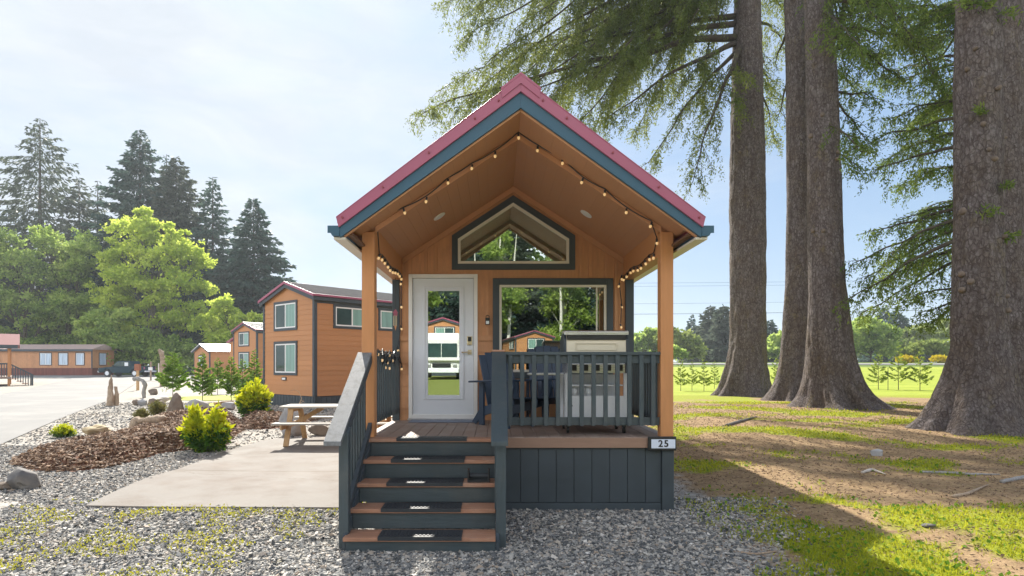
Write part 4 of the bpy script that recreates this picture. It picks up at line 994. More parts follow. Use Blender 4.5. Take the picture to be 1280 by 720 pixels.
def wood(name, label, cat, pts, rad, mat, n=12, group=None, knob=.25):
    pts = [Vector(p) for p in pts]; P2 = []; R2 = []
    for i in range(len(pts)-1):
        for t in (0, .1, .2, .3, .4, .5, .6, .7, .8, .9): P2.append(pts[i].lerp(pts[i+1], t)); R2.append(rad[i]+(rad[i+1]-rad[i])*t)
    P2.append(pts[-1]); R2.append(rad[-1])
    R2 = [r*(1+knob*noise.noise(p*6)) for p, r in zip(P2, R2)]
    s = MB(); s.tube(P2, R2, n); s.v = [tuple(Vector(v)+.30*max(rad)*noise.noise_vector(Vector((v[0]*9, v[1]*9, v[2]*3)))+.2*max(rad)*noise.noise_vector(Vector((v[0]*28, v[1]*28, v[2]*7)))) for v in s.v]
    return tag(s.build(name, mat, None, smooth=True, origin=pts[0]), label, cat, group)
g = G(138, 507.5); u = 1/(F/g.y)
def gp(px, py, dy=0): return Vector(((px-CX)*u_, Y_+dy, ZC-(py-CY)*u_))
def setY(g):
    global u_, Y_
    Y_ = g.y; u_ = g.y/F
setY(g)
wood('driftwood_post', 'upright split driftwood post beside the road, pale and pointed', 'driftwood', [gp(139, 510), gp(138.5, 490), gp(139, 477), gp(138.5, 469)], [4.6*u_, 3.6*u_, 1.6*u_, .5*u_], m_drift)
wood('driftwood_post', 'shorter brown driftwood stake leaning against the pointed post', 'driftwood', [gp(144, 510, .1), gp(144, 492, .1), gp(142.5, 483, .1)], [2.6*u_, 2.4*u_, 1.2*u_], m_drift)
setY(G(180, 497)); wood('curved_driftwood', 'small hooked piece of grey driftwood bending to the left', 'driftwood', [gp(179.5, 497), gp(180, 488), gp(181.5, 481), gp(178, 475.5), gp(172, 473), gp(167, 474)], [2*u_, 2*u_, 2.1*u_, 2.1*u_, 2.3*u_, 2.8*u_], m_driftg)
setY(G(203, 483)); wood('curved_driftwood', 'tall pale driftwood trunk curving over behind the saplings', 'driftwood', [gp(204, 484), gp(204, 465), gp(203.5, 450), gp(202, 442), gp(198.5, 437)], [3.8*u_, 3.6*u_, 3.2*u_, 2.6*u_, 1.6*u_], m_drift)
setY(G(180, 541)); q = .0
lg = [gp(p, y) for p, y in ((146, 545), (156, 541), (164, 540), (176, 541), (186, 540), (196, 536), (207, 530), (213, 525))]
for p in lg: p.z = mz(p.x, p.y)+.03
lg = [Vector((p.x, p.y+.25*math.sin(i*.8), p.z+.03)) for i, p in enumerate(lg)]
wood('driftwood_log', 'knobbly driftwood log lying along the far edge of the mulch bed', 'log', lg, [.03, .07, .085, .05, .06, .10, .10, .06], m_drift, knob=.5)
setY(G(171.5, 488)); sp = thing('sign_post', 'brown wooden post with a reddish block on top beside the road end', 'post', (gp(171.5, 488)))
s = MB(); s.box(gp(170.2, 0).x, gp(172.8, 0).x, Y_, Y_+.1, hz(gp(171, 0).x, Y_)-.1, gp(0, 458).z); s.build('post', m_tanw, sp)
s = MB(); s.box(gp(168.5, 0).x, gp(174.5, 0).x, Y_-.05, Y_+.15, gp(0, 463).z, gp(0, 455).z); s.build('block', M('red_brown_block', (.30, .11, .06), .7), sp)
setY(G(188, 476)); sp = thing('sign_post', 'thin dark post carrying a small white notice near the truck', 'sign', (gp(188, 476)))
s = MB(); s.box(gp(187.3, 0).x, gp(189, 0).x, Y_, Y_+.08, hz(gp(188, 0).x, Y_)-.1, gp(0, 452).z); s.build('post', m_drift, sp)
s = MB(); s.box(gp(185.5, 0).x, gp(190.8, 0).x, Y_-.03, Y_-.004, gp(0, 463).z, gp(0, 459).z); s.build('notice', m_white, sp)
setY(G(198.3, 478)); o = MB(); o.cyl(gp(198.3, 480), gp(198.3, 454), .05, .04, 8); tag(o.build('marker_post', m_cream, None, origin=gp(198.3, 478)), 'slim pale marker post between the truck and the tall driftwood', 'post')
# timber edging by the saplings
a, b = G(268, 506.5), G(291, 504.5); o = MB(); o.bar(a+Vector((0, 0, .05)), b+Vector((0, 0, .05)), .10, .12); tag(o.build('timber_edging', m_tanw, None, .01, origin=a), 'short timber edging beside a strip of grass under the saplings', 'timber')
gr_ = [tuple(G(*p)[:2]) for p in ((206, 497), (262, 495), (330, 494), (330, 499), (262, 501), (206, 500))]
gr2 = [tuple(G(*p)[:2]) for p in ((255, 505), (268, 504), (268, 508), (255, 508))]
m_strip = M('grass_strip', (.34, .38, .04), .9, .4, 8, bump=.8, bs=40)
for q in (gr_, gr2): sheet('lawn', q, m_strip, .02, .8)
# dry twig plant behind the table
setY(G(378, 530)); s = MB(); tw = [gp(372, 515), gp(374, 505), gp(377, 498), gp(374, 490), gp(368, 487), gp(363, 489)]
s.tube(tw, [.012, .011, .01, .008, .006, .004], 6)
for a, b in (((374, 505), (380, 501)), ((376, 500), (381, 503)), ((373, 509), (382, 508)), ((373, 509), (379, 513))): s.tube([gp(*a), gp(*b)], [.008, .003], 5)
s.tube([gp(374, 540, .0), gp(372, 515)], [.014, .012], 6)
tag(s.build('dry_twig', M('dry_twig', (.40, .30, .2), .8), None, origin=gp(373, 540)), 'bare dry twig curling up behind the picnic table', 'twig')
# sticks and roots under the trees
def stick(label, pts, r, mat=m_driftg):
    q = [G(*p) for p in pts]; q = [Vector((p.x, p.y, p.z+r*.8)) for p in q]
    return wood('fallen_stick', label, 'stick', q, [r]*(len(q)-1)+[r*.4], mat, 8, 'fallen sticks under the trees')
stick('dark broken branch near the foot of the big spruces', [(908, 533), (925, 528), (946, 522)], .035, M('dark_stick', (.13, .12, .11), .8))
stick('long pale root half buried toward the right edge', [(1150, 591), (1185, 592), (1215, 594), (1250, 594)], .018)
stick('grey stick poking in from the right edge', [(1252, 604), (1266, 601), (1280, 598), (1300, 596)], .026)
stick('thin brown stick right of the bare earth', [(1190, 622), (1210, 618), (1235, 607)], .018, m_drift)
stick('thin pale stick at the edge of the gravel', [(926, 692), (945, 694), (972, 690)], .012, m_drift)
stick('small forked pale root on the bare earth', [(1078, 592), (1090, 588), (1106, 594)], .022, M('bleached_root', (.5, .45, .4), .8))
rock('lone grey stone on the bare earth under the spruces', 1098.5, 570, 15, 8, r_grey, 15, group='stones under the spruces')
rock('small flat dark stone in the right lawn', 1163, 660, 18, 4, r_dark, 16, group='stones under the spruces')
# power lines in the distance
for k, (ya, yb, w) in enumerate(((352, 349, .010), (356, 353, .010), (378, 374, .010), (391, 387, .018))):
    a = P(700, ya+4, 62); b = P(1200, yb-4, 62); d = b-a; pts = [a+d*t*1.0 for t in np.linspace(-.15, 2.2, 40)]
    pts = [p-Vector((0, 0, .0)) for p in pts]; s = MB(); s.tube([p+Vector((0, 0, .6*((i-19.5)/19.5)**2-.3)) for i, p in enumerate(pts)], w, 4)
    tag(s.build('power_line', m_black, None, origin=pts[0]), ['topmost thin wire crossing the sky behind the spruces', 'second wire from the top behind the spruces', 'third wire from the top behind the spruces', 'lowest and thickest wire crossing behind the spruces'][k], 'power line', 'power lines beyond the field')
s = None
g = G(1110, 488); s = MB(); s.cyl(g, g+Vector((0, 0, 1.45)), .02, n=6); tag(s.build('fence_stake', m_black, None, origin=g), 'thin metal stake standing between saplings in the field', 'stake')
# ================================================================ vegetation
def tuft_conifer(h, r, nb, seed, base=.08, droop=.35, up=.1, dens=1.0, tl=.5, tw=.16, power=.85, hang=.5, flat=False):
    """needle tufts of a conifer: arrays base, direction, length, width"""
    g = np.random.default_rng(seed); Pn, D, L, W = [], [], [], []; limbs = []
    nb = int(nb*1.7) if tl > .8 else nb
    for b in range(nb):
        t = base+(1-base)*(b+g.random())/nb; z = h*t
        bl = r*((1-t)/(1-base))**power*(.65+.5*g.random())+.02*r
        az = b*2.399+g.normal()*.4; e = np.array([math.cos(az), math.sin(az), 0]); lat = np.array([-math.sin(az), math.cos(az), 0])
        dr = droop*(1-.6*t)*(.7+.6*g.random()); u_ = up*(.5+g.random())
        m = max(5, int(bl/tl*2.2*dens*(8 if tl > .8 else 11))); s = g.random(m)**.7
        pos = e[None]*(bl*s)[:, None]; pos[:, 2] = z+bl*(u_*s-dr*s**2+.12*dr*s**4)
        side = g.normal(size=m)*.2*bl*(1.15-s); pos += lat[None]*side[:, None]; pos[:, 2] -= np.abs(side)*.35
        d = e[None]*(.7+.0*s)[:, None]+lat[None]*np.sign(side)[:, None]*(.5*g.random(m))[:, None]+np.array([0, 0, -hang])[None]*g.random(m)[:, None]*1.4+g.normal(size=(m, 3))*.2
        if up > .3: d[:, 2] += .5
        Pn.append(pos); D.append(d); k = tl*(.6+.6*g.random(m))*(.55+.45*(1-t)); L.append(k); W.append(k*tw/tl*(.9+.6*g.random(m)))
        pa = [(0, 0, z)]+[tuple(e*bl*q+np.array([0, 0, z+bl*(u_*q-dr*q*q)])) for q in (.35, .7, .95)]; limbs.append((pa, max(.006*h*(1-t)*.5, .004*h*.15)))
    return np.concatenate(Pn), np.concatenate(D), np.concatenate(L), np.concatenate(W), limbs
m_con = leafmat('haze_tinted_needles', [(.035, .068, .060), (.065, .115, .095), (.11, .17, .125)], .4, vs=.25)  # pale blue of distant hazy air is mixed into this needle colour
m_con2 = leafmat('grey_green_needles', [(.05, .07, .055), (.09, .115, .085), (.15, .17, .115)], .4, vs=.25)
m_cedar = leafmat('cedar_sapling_needles', [(.06, .13, .02), (.15, .26, .04), (.32, .42, .07)], .5, vs=2)
m_hedge = leafmat('young_fir_needles', [(.09, .14, .02), (.24, .31, .05), (.44, .48, .09)], .5, vs=2)
m_alder = leafmat('alder_leaves', [(.10, .17, .02), (.26, .37, .05), (.48, .57, .09), (.72, .75, .2)], .6, (.74, .84, .14), vs=.3)
m_alderd = leafmat('shade_leaves', [(.07, .13, .035), (.19, .29, .065), (.35, .46, .11), (.5, .58, .18)], .6, vs=.3)
m_alderm = leafmat('mid_leaves', [(.09, .16, .035), (.24, .35, .07), (.43, .54, .13), (.6, .68, .2)], .6, vs=.3)
m_bushl = leafmat('pale_bush_leaves', [(.12, .18, .04), (.25, .31, .07), (.36, .40, .12)], .45, vs=.4)
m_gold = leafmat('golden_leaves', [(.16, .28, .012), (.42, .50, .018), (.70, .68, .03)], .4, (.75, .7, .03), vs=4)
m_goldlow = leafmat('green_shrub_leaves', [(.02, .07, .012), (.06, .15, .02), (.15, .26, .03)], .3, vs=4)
m_heather = leafmat('heather_leaves', [(.10, .11, .035), (.22, .21, .07), (.34, .30, .12)], .3, vs=4)
m_gorse = leafmat('gorse_flowers', [(.5, .40, .01), (.7, .55, .01)], .3, vs=1)
def conifer(name, label, cat, px, ptop, Y, wpx, seed, group, mat=None, nb=110, **kw):
    u = Y/F; x = (px-CX)*u; zb = hz(x, Y); h = ZC+(CY-ptop)*u-zb; r = wpx*u/2
    t = thing(name, label, cat, (x, Y, zb), group)
    a = tuft_conifer(h, r, nb, seed, **kw)
    o = leaves('crown', a[0]+np.array([x, Y, zb]), a[1], a[2], a[3], mat or m_con, t)
    s = MB(); s.tube([(x, Y, zb-.2), (x+.01*h*noise.noise(Vector((seed, 0, 0))), Y, zb+h*.5), (x, Y, zb+h)], [h*.013, h*.008, h*.001], 8)
    for pa, rr in a[4]: s.tube([Vector(p)+Vector((x, Y, zb)) for p in pa], [rr, rr*.8, rr*.5, rr*.15], 4, cap=False)
    s.build('trunk', m_twig, t); return t
gC = 'tall conifers behind the left trees'
c_a = conifer('conifer_tree', 'tall open conifer with ragged drooping limbs, leftmost of the skyline', 'tree', 50, 148, 112, 270, 11, gC, m_con2, nb=120, tl=1.5, tw=.42, droop=.42, up=.12, dens=.8, power=.8, hang=.7)
c_b = conifer('conifer_tree', 'dense pointed conifer left of centre, tallest behind the bright green tree', 'tree', 175, 163, 112, 210, 12, gC, nb=170, tl=1.4, tw=.5, droop=.25, up=.3, dens=1.2)
c_c = conifer('conifer_tree', 'dense dark conifer just right of the tallest skyline conifer', 'tree', 220, 197, 110, 150, 13, gC, m_con2, nb=170, tl=1.3, tw=.5, droop=.3, up=.2, dens=1.3, power=.65)
c_d = conifer('conifer_tree', 'slender conifer between the dense dark one and the rightmost pointed one', 'tree', 266, 221, 108, 130, 14, gC, nb=130, tl=1.3, tw=.42, droop=.3, up=.15, dens=.9)
c_e = conifer('conifer_tree', 'pointed dark conifer rising above the orange cabin, rightmost on the left side', 'tree', 317, 248, 105, 170, 15, gC, nb=170, tl=1.3, tw=.46, droop=.35, up=.2, dens=1.1)
c_f = conifer('conifer_tree', 'thin sparse conifer in the gap behind the leftmost tall one', 'tree', 122, 226, 118, 90, 16, gC, m_con2, nb=70, tl=1.3, tw=.36, dens=.6, base=.3)
c_g = conifer('conifer_tree', 'half hidden sparse conifer touching the leftmost tall one on its right', 'tree', 99, 222, 116, 140, 17, gC, m_con2, nb=90, tl=1.3, tw=.4, dens=.8, base=.2)
c_h = conifer('conifer_tree', 'thin spire poking up beside the dense dark conifer', 'tree', 208, 193, 118, 80, 18, gC, nb=90, tl=1.2, tw=.4, dens=.9)
conifer('conifer_tree', 'blue green conifer at the picture\'s left edge behind the shade trees', 'tree', -6, 290, 100, 130, 19, gC, nb=110, tl=1.3, tw=.45)
def broadleaf(name, label, px, pbase, Y, lobes, mat, leaf, n, seed, group, cat='tree', sp=.22, bark=None, trunk=True, hide=0):
    """lobes: (px, py, radius_x px, radius_y px) ellipsoids of foliage in the crown"""
    g = np.random.default_rng(seed); u = Y/F; x0 = (px-CX)*u; zb = hz(x0, Y)
    t = thing(name, label, cat, (x0, Y, zb), group); A, Dn = [], []
    tot = sum(l[2]*l[3] for l in lobes); s = MB(); zt = None
    for (lx, ly, rx, ry) in lobes:
        c = np.array([(lx-CX)*u, Y, ZC-(ly-CY)*u]); R = np.array([rx*u, (rx+ry)*.5*u, ry*u])
        k = max(6, int(n*lx*0+n*rx*ry/tot)); nc = max(5, k//22)
        nsub = 9 if k > 900 else 5; sd_ = nrm(g.normal(size=(nsub, 3))); sd_[:, 2] = sd_[:, 2]*.8+.15
        sc_ = c+sd_*R*(.45+.3*g.random((nsub, 1))); sr_ = R*.44*(.7+.6*g.random((nsub, 1))); wh = g.integers(0, nsub, nc)
        d = nrm(g.normal(size=(nc, 3))); d[:, 2] = np.abs(d[:, 2])*.8+d[:, 2]*.2; rad = .62+.42*g.random(nc)
        cc = sc_[wh]+d*sr_[wh]*rad[:, None]
        per = 22; p = np.repeat(cc, per, 0)+g.normal(size=(nc*per, 3))*R.mean()*sp*.62*np.array([1, 1, .55])*(g.random((nc*per, 1))+.3)
        A.append(p); Dn.append(g.normal(size=p.shape)+np.array([0, 0, -.25])+.4*np.repeat(d, per, 0))
        if trunk:
            b0 = Vector((x0, Y, zb+(c[2]-zb)*.35)); s.tube([b0, b0.lerp(Vector(c), .55)+Vector((0, 0, .06*(c[2]-zb))), Vector(c)+Vector((0, 0, R[2]*.5))], [.10*R[2]*.35+.02, .06*R[2]*.35+.015, .01], 6)
            for cci in cc[:: max(1, nc//14)]: s.tube([Vector(c)*.6+b0*.4, Vector(cci)], [.02*R[2]*.3+.01, .004], 4, cap=False)
    p = np.concatenate(A); d = np.concatenate(Dn); k = p[:, 2] > hgt(p[:, 0], p[:, 1])+.03; p, d = p[k], d[k]
    L = leaf*(.6+.8*g.random(len(p)))
    leaves('crown', p, d, L, L*.62, mat, t)
    if trunk:
        zt = max(v[2] for v in s.v); s.tube([(x0, Y, zb-.2), (x0+.2, Y, zb+(zt-zb)*.3), (x0, Y, zb+(zt-zb)*.6)], [(zt-zb)*.016+.01, (zt-zb)*.012+.01, (zt-zb)*.006+.008], 8)
        s.build('trunk', bark or m_twig, t)
    return t
gL = 'broadleaf trees left of the road'
broadleaf('alder_tree', 'bright yellow green alder, largest of the left trees, above the truck', 190, 468, 88, [(168, 292, 34, 30), (205, 315, 40, 34), (238, 335, 34, 32), (150, 325, 32, 32), (180, 355, 48, 36), (228, 370, 40, 32), (140, 375, 32, 30), (195, 405, 55, 34), (150, 420, 40, 28), (250, 405, 28, 28), (170, 270, 18, 14), (215, 295, 16, 16)], m_alder, .42, 33000, 21, gL, sp=.125, bark=m_tbark)
broadleaf('shade_tree', 'dark green tree at the far left behind the mobile home', 30, 466, 92, [(18, 318, 34, 30), (-10, 350, 34, 34), (40, 345, 36, 34), (15, 385, 48, 36), (60, 400, 40, 34), (0, 430, 50, 30), (55, 440, 44, 26)], m_alderd, .44, 21000, 22, gL, sp=.14)
broadleaf('shade_tree', 'mid green tree between the far left tree and the bright alder', 85, 466, 94, [(80, 310, 34, 26), (55, 300, 22, 18), (105, 330, 30, 30), (78, 350, 40, 36), (105, 385, 36, 36), (70, 410, 36, 30), (112, 430, 36, 28)], m_alderm, .44, 20000, 23, gL, sp=.14)
broadleaf('willow_bush', 'light yellow green bushy tree right of the alder, behind the far cabins', 290, 466, 84, [(282, 388, 26, 18), (305, 402, 22, 18), (262, 410, 24, 20), (292, 425, 36, 24), (325, 410, 20, 18)], m_alder, .40, 9000, 24, gL, sp=.15)
broadleaf('shade_bush', 'dark green undergrowth bush behind the pickup truck', 180, 470, 80, [(130, 430, 22, 26), (165, 435, 36, 26), (205, 440, 32, 26), (235, 445, 24, 22), (150, 455, 40, 16), (215, 458, 40, 14)], m_alderd, .44, 12000, 25, gL, cat='bush')
broadleaf('shade_bush', 'round mid green bush beside the end of the mobile home', 128, 470, 82, [(118, 415, 24, 26), (140, 400, 20, 22), (112, 445, 20, 22)], m_alderm, .5, 6000, 26, gL, cat='bush')
bm_ = broadleaf('far_wood', 'x', 60, 466, 125, [(i, 425+8*math.sin(i), 45, 46) for i in range(-80, 360, 55)], m_alderd, 1.2, 14000, 27, None, trunk=False)
ch = bm_.children[0]; mw = ch.matrix_basis.copy(); ch.parent = None; ch.location = bm_.location; bpy.data.objects.remove(bm_); ch.name = 'far_wood'; tag(ch, kind='stuff')
# --- cedar saplings in the gravel
gS = 'cedar saplings beside the gravel'
def sapling(label, px, pbase, ptop, wpx, seed, mat, group, Y=None, nb=34, lean=0):
    g = G(px, pbase); u = g.y/F; h = (pbase-ptop)*u; r = wpx*u/2
    t = thing('cedar_sapling' if mat is m_cedar else 'fir_sapling', label, 'sapling', g, group)
    a = tuft_conifer(h, r, nb, seed, base=.14, droop=.02, up=.5, dens=1.1 if mat is m_cedar else .7, tl=.17*h/2.2, tw=.075*h/2.2, power=.8, hang=.15)
    leaves('crown', a[0]+np.array(g), a[1], a[2], a[3], mat, t)
    s = MB(); s.tube([g-Vector((0, 0, .05)), g+Vector((0, 0, h*.98))], [.018*h/2, .004], 6)
    for pa, rr in a[4]: s.tube([Vector(p)+g for p in pa], [.008, .006, .004, .002], 3, cap=False)
    s.build('trunk', m_twig, t); return t
sapling('leftmost and broadest cedar sapling, beside the tall driftwood', 216, 497, 441, 48, 31, m_cedar, gS, nb=44)
sapling('cedar sapling standing right of the broadest one, in front of the low cabin', 253, 503, 441, 36, 32, m_cedar, gS, nb=44)
sapling('small cedar sapling in the middle of the row, set farther back', 272, 493, 447, 28, 33, m_cedar, gS)
sapling('slim dark cedar sapling above the timber edging', 289, 503, 446, 28, 34, m_cedar, gS, nb=44)
sapling('cedar sapling in front of the half hidden far cabin', 303, 496, 449, 24, 35, m_cedar, gS)
sapling('rightmost cedar sapling, close to the corner of the two storey cabin', 318, 499, 437, 24, 36, m_cedar, gS, nb=40)
gH = 'young firs planted along the field'
for i, (px, pb, ptp, w, lab) in enumerate([(851, 489, 447, 22, 'first young fir right of the porch post'), (865, 488, 452, 20, 'second young fir right of the porch post'), (880, 489, 448, 22, 'young fir just left of the leftmost spruce trunk'), (893, 486, 452, 20, 'young fir half hidden by the root flare of the leftmost spruce'), (971, 484, 446, 18, 'young fir seen in the gap between the first two spruce trunks'), (1063, 486, 452, 26, 'young fir partly hidden by the right flank of the third spruce'), (1098, 487, 440, 27, 'young fir left of the metal stake in the field'), (1123, 487, 431, 27, 'tallest young fir, right of the metal stake'), (1150, 488, 437, 34, 'young fir in the field nearest to the right spruce')]):
    sapling(lab, px, pb, ptp, w, 40+i, m_hedge, gH, nb=22)
# --- shrubs
def shrub(label, px, pbase, wpx, hpx, seed, mats, n, leaf, cat='shrub', name='golden_shrub', lobes=None, upr=1.0):
    g = G(px, pbase); gyy = g.y+wpx*.3*g.y/F; z0 = mz(g.x, gyy); u = gyy/F; g2 = np.random.default_rng(seed); t = thing(name, label, cat, (g.x, gyy, z0), 'shrubs in the gravel garden')
    w, h = wpx*u/2, hpx*u; P_, D_, low = [], [], []; s = MB(); ns = n//22
    for k in range(ns):
        a = g2.random()*6.283; q = g2.random()**.6; lb = lobes[k % len(lobes)] if lobes else (0, 1, 1)
        tip = np.array([lb[0]*w+math.cos(a)*q*w*lb[2], math.sin(a)*q*w*.8*lb[2], h*lb[1]*(.98-.55*q*q+.12*g2.normal())])
        b = np.array([tip[0]*.25, tip[1]*.25, 0]); m = 22; tt = g2.random(m)**.6*.85+.15
        p = b+(tip-b)*tt[:, None]+g2.normal(size=(m, 3))*w*.035; P_.append(p); D_.append((tip-b)[None]/h*.8*upr+g2.normal(size=(m, 3))*.7); low.append(p[:, 2]/h)
        if k % 6 == 0: s.tube([Vector((g.x, gyy, z0))+Vector(b), Vector((g.x, gyy, z0))+Vector(b+(tip-b)*.9)], [.008, .003], 4, cap=False)
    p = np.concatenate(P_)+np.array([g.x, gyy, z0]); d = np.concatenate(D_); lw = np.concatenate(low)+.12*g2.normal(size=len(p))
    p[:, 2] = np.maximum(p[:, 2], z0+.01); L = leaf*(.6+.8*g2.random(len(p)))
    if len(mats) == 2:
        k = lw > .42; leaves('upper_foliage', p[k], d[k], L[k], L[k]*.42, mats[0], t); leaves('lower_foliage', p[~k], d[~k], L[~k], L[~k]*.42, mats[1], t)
    else: leaves('foliage', p, d, L, L*.3, mats[0], t)
    s.build('stem', m_twig, t); return t
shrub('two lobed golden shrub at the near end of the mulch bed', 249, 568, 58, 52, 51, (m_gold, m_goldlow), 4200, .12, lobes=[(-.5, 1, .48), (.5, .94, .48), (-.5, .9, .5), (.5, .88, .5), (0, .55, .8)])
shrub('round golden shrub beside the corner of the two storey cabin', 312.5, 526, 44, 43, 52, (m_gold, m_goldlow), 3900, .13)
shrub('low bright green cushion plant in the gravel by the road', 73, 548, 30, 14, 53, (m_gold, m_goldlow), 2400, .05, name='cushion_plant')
shrub('grey green heather between the log and the pointed rock', 193, 531, 24, 17, 54, (m_heather,), 2200, .06, name='heather')
shrub('smaller brownish heather left of the grey green one', 173, 536, 19, 12, 55, (m_heather,), 1600, .05, name='heather')
shrub('dark shrub at the corner of the two storey cabin behind the golden one', 329, 505, 18, 22, 56, (m_goldlow,), 1200, .1, name='shrub')
# --- right background
gR = 'trees beyond the field'
conifer('conifer_tree', 'small far conifer standing alone right of the porch post', 'tree', 864.5, 393, 150, 34, 61, gR, nb=50, tl=1.2, tw=.5)
conifer('conifer_tree', 'taller far conifer with ragged top left of the spruce trunk', 'tree', 889, 382, 140, 60, 62, gR, m_con2, nb=80, tl=1.5, tw=.6, power=.6)
conifer('conifer_tree', 'broad drooping far conifer touching the leftmost spruce trunk', 'tree', 905, 382, 130, 56, 63, gR, m_con2, nb=90, tl=1.5, tw=.6, power=.55)
conifer('conifer_tree', 'far conifer seen between the first two spruce trunks', 'tree', 962, 400, 130, 60, 64, gR, nb=70, tl=1.4, tw=.6)
conifer('conifer_tree', 'bluish far conifer with a double top behind the round green tree', 'tree', 1106, 384, 150, 60, 65, gR, nb=70, tl=1.5, tw=.6)
conifer('conifer_tree', 'bluish far conifer, right of the double topped one', 'tree', 1121, 388, 145, 66, 66, gR, nb=80, tl=1.5, tw=.6)
broadleaf('round_tree', 'pale green round tree just right of the porch post', 850, 452, 120, [(846, 432, 20, 16), (862, 428, 16, 15), (835, 424, 18, 14), (868, 440, 18, 12)], m_bushl, .8, 5000, 71, gR)
broadleaf('round_tree', 'low dark round bush in front of the pale tree by the porch post', 846, 454, 95, [(846, 442, 13, 10)], m_alderm, .5, 1500, 72, gR, cat='bush')
broadleaf('round_tree', 'green tree beyond the field, seen through the porch left of the post', 806, 452, 125, [(800, 428, 16, 14), (815, 424, 16, 14), (790, 434, 16, 12), (824, 432, 14, 14)], m_alderm, .8, 4200, 73, gR)
broadleaf('round_tree', 'big fresh green tree between the third spruce and the field gap', 1088, 452, 105, [(1085, 412, 22, 16), (1070, 425, 20, 18), (1102, 425, 22, 18), (1088, 438, 30, 18), (1058, 436, 18, 16)], m_alderm, .5, 12000, 74, gR)
broadleaf('round_tree', 'yellow green tree in the far middle, behind the gorse', 1140, 452, 140, [(1140, 425, 18, 14), (1160, 420, 20, 16), (1180, 415, 20, 18), (1128, 436, 18, 14)], m_bushl, .9, 6000, 75, gR)
broadleaf('willow_tree', 'pale grey green spreading willow left of the right spruce', 1160, 454, 98, [(1152, 436, 22, 10), (1172, 438, 18, 11), (1140, 442, 12, 8)], m_bushl, .5, 5000, 76, gR)
broadleaf('round_tree', 'green tree between the first two spruce trunks', 985, 452, 120, [(975, 430, 16, 14), (990, 436, 16, 14), (962, 440, 14, 12)], m_alderm, .8, 3500, 77, gR)
broadleaf('round_tree', 'green tree at the far right edge beyond the last trunk', 1290, 452, 110, [(1280, 425, 24, 20), (1305, 415, 26, 26)], m_alderm, .8, 4000, 78, gR)
for i, (px, w) in enumerate(((1131, 14), (1173, 9))):
    broadleaf('gorse_bush', ['yellow flowering gorse in the far field, left clump', 'yellow flowering gorse in the far field, right clump'][i], px, 454, 92, [(px, 450, w, 5), (px+w*.5, 451, w*.7, 4)], m_gorse, .4, 1500, 80+i, 'gorse in the far field', cat='gorse', trunk=False)
bm_ = broadleaf('far_wood', 'x', 900, 452, 170, [(i, 442+3*math.sin(i*.3), 22, 12+4*math.sin(i*.11)) for i in range(640, 1420, 28)], m_alderd, 1.3, 16000, 82, None, trunk=False)
ch = bm_.children[0]; ch.parent = None; ch.location = bm_.location; bpy.data.objects.remove(bm_); ch.name = 'far_wood'; tag(ch, kind='stuff')
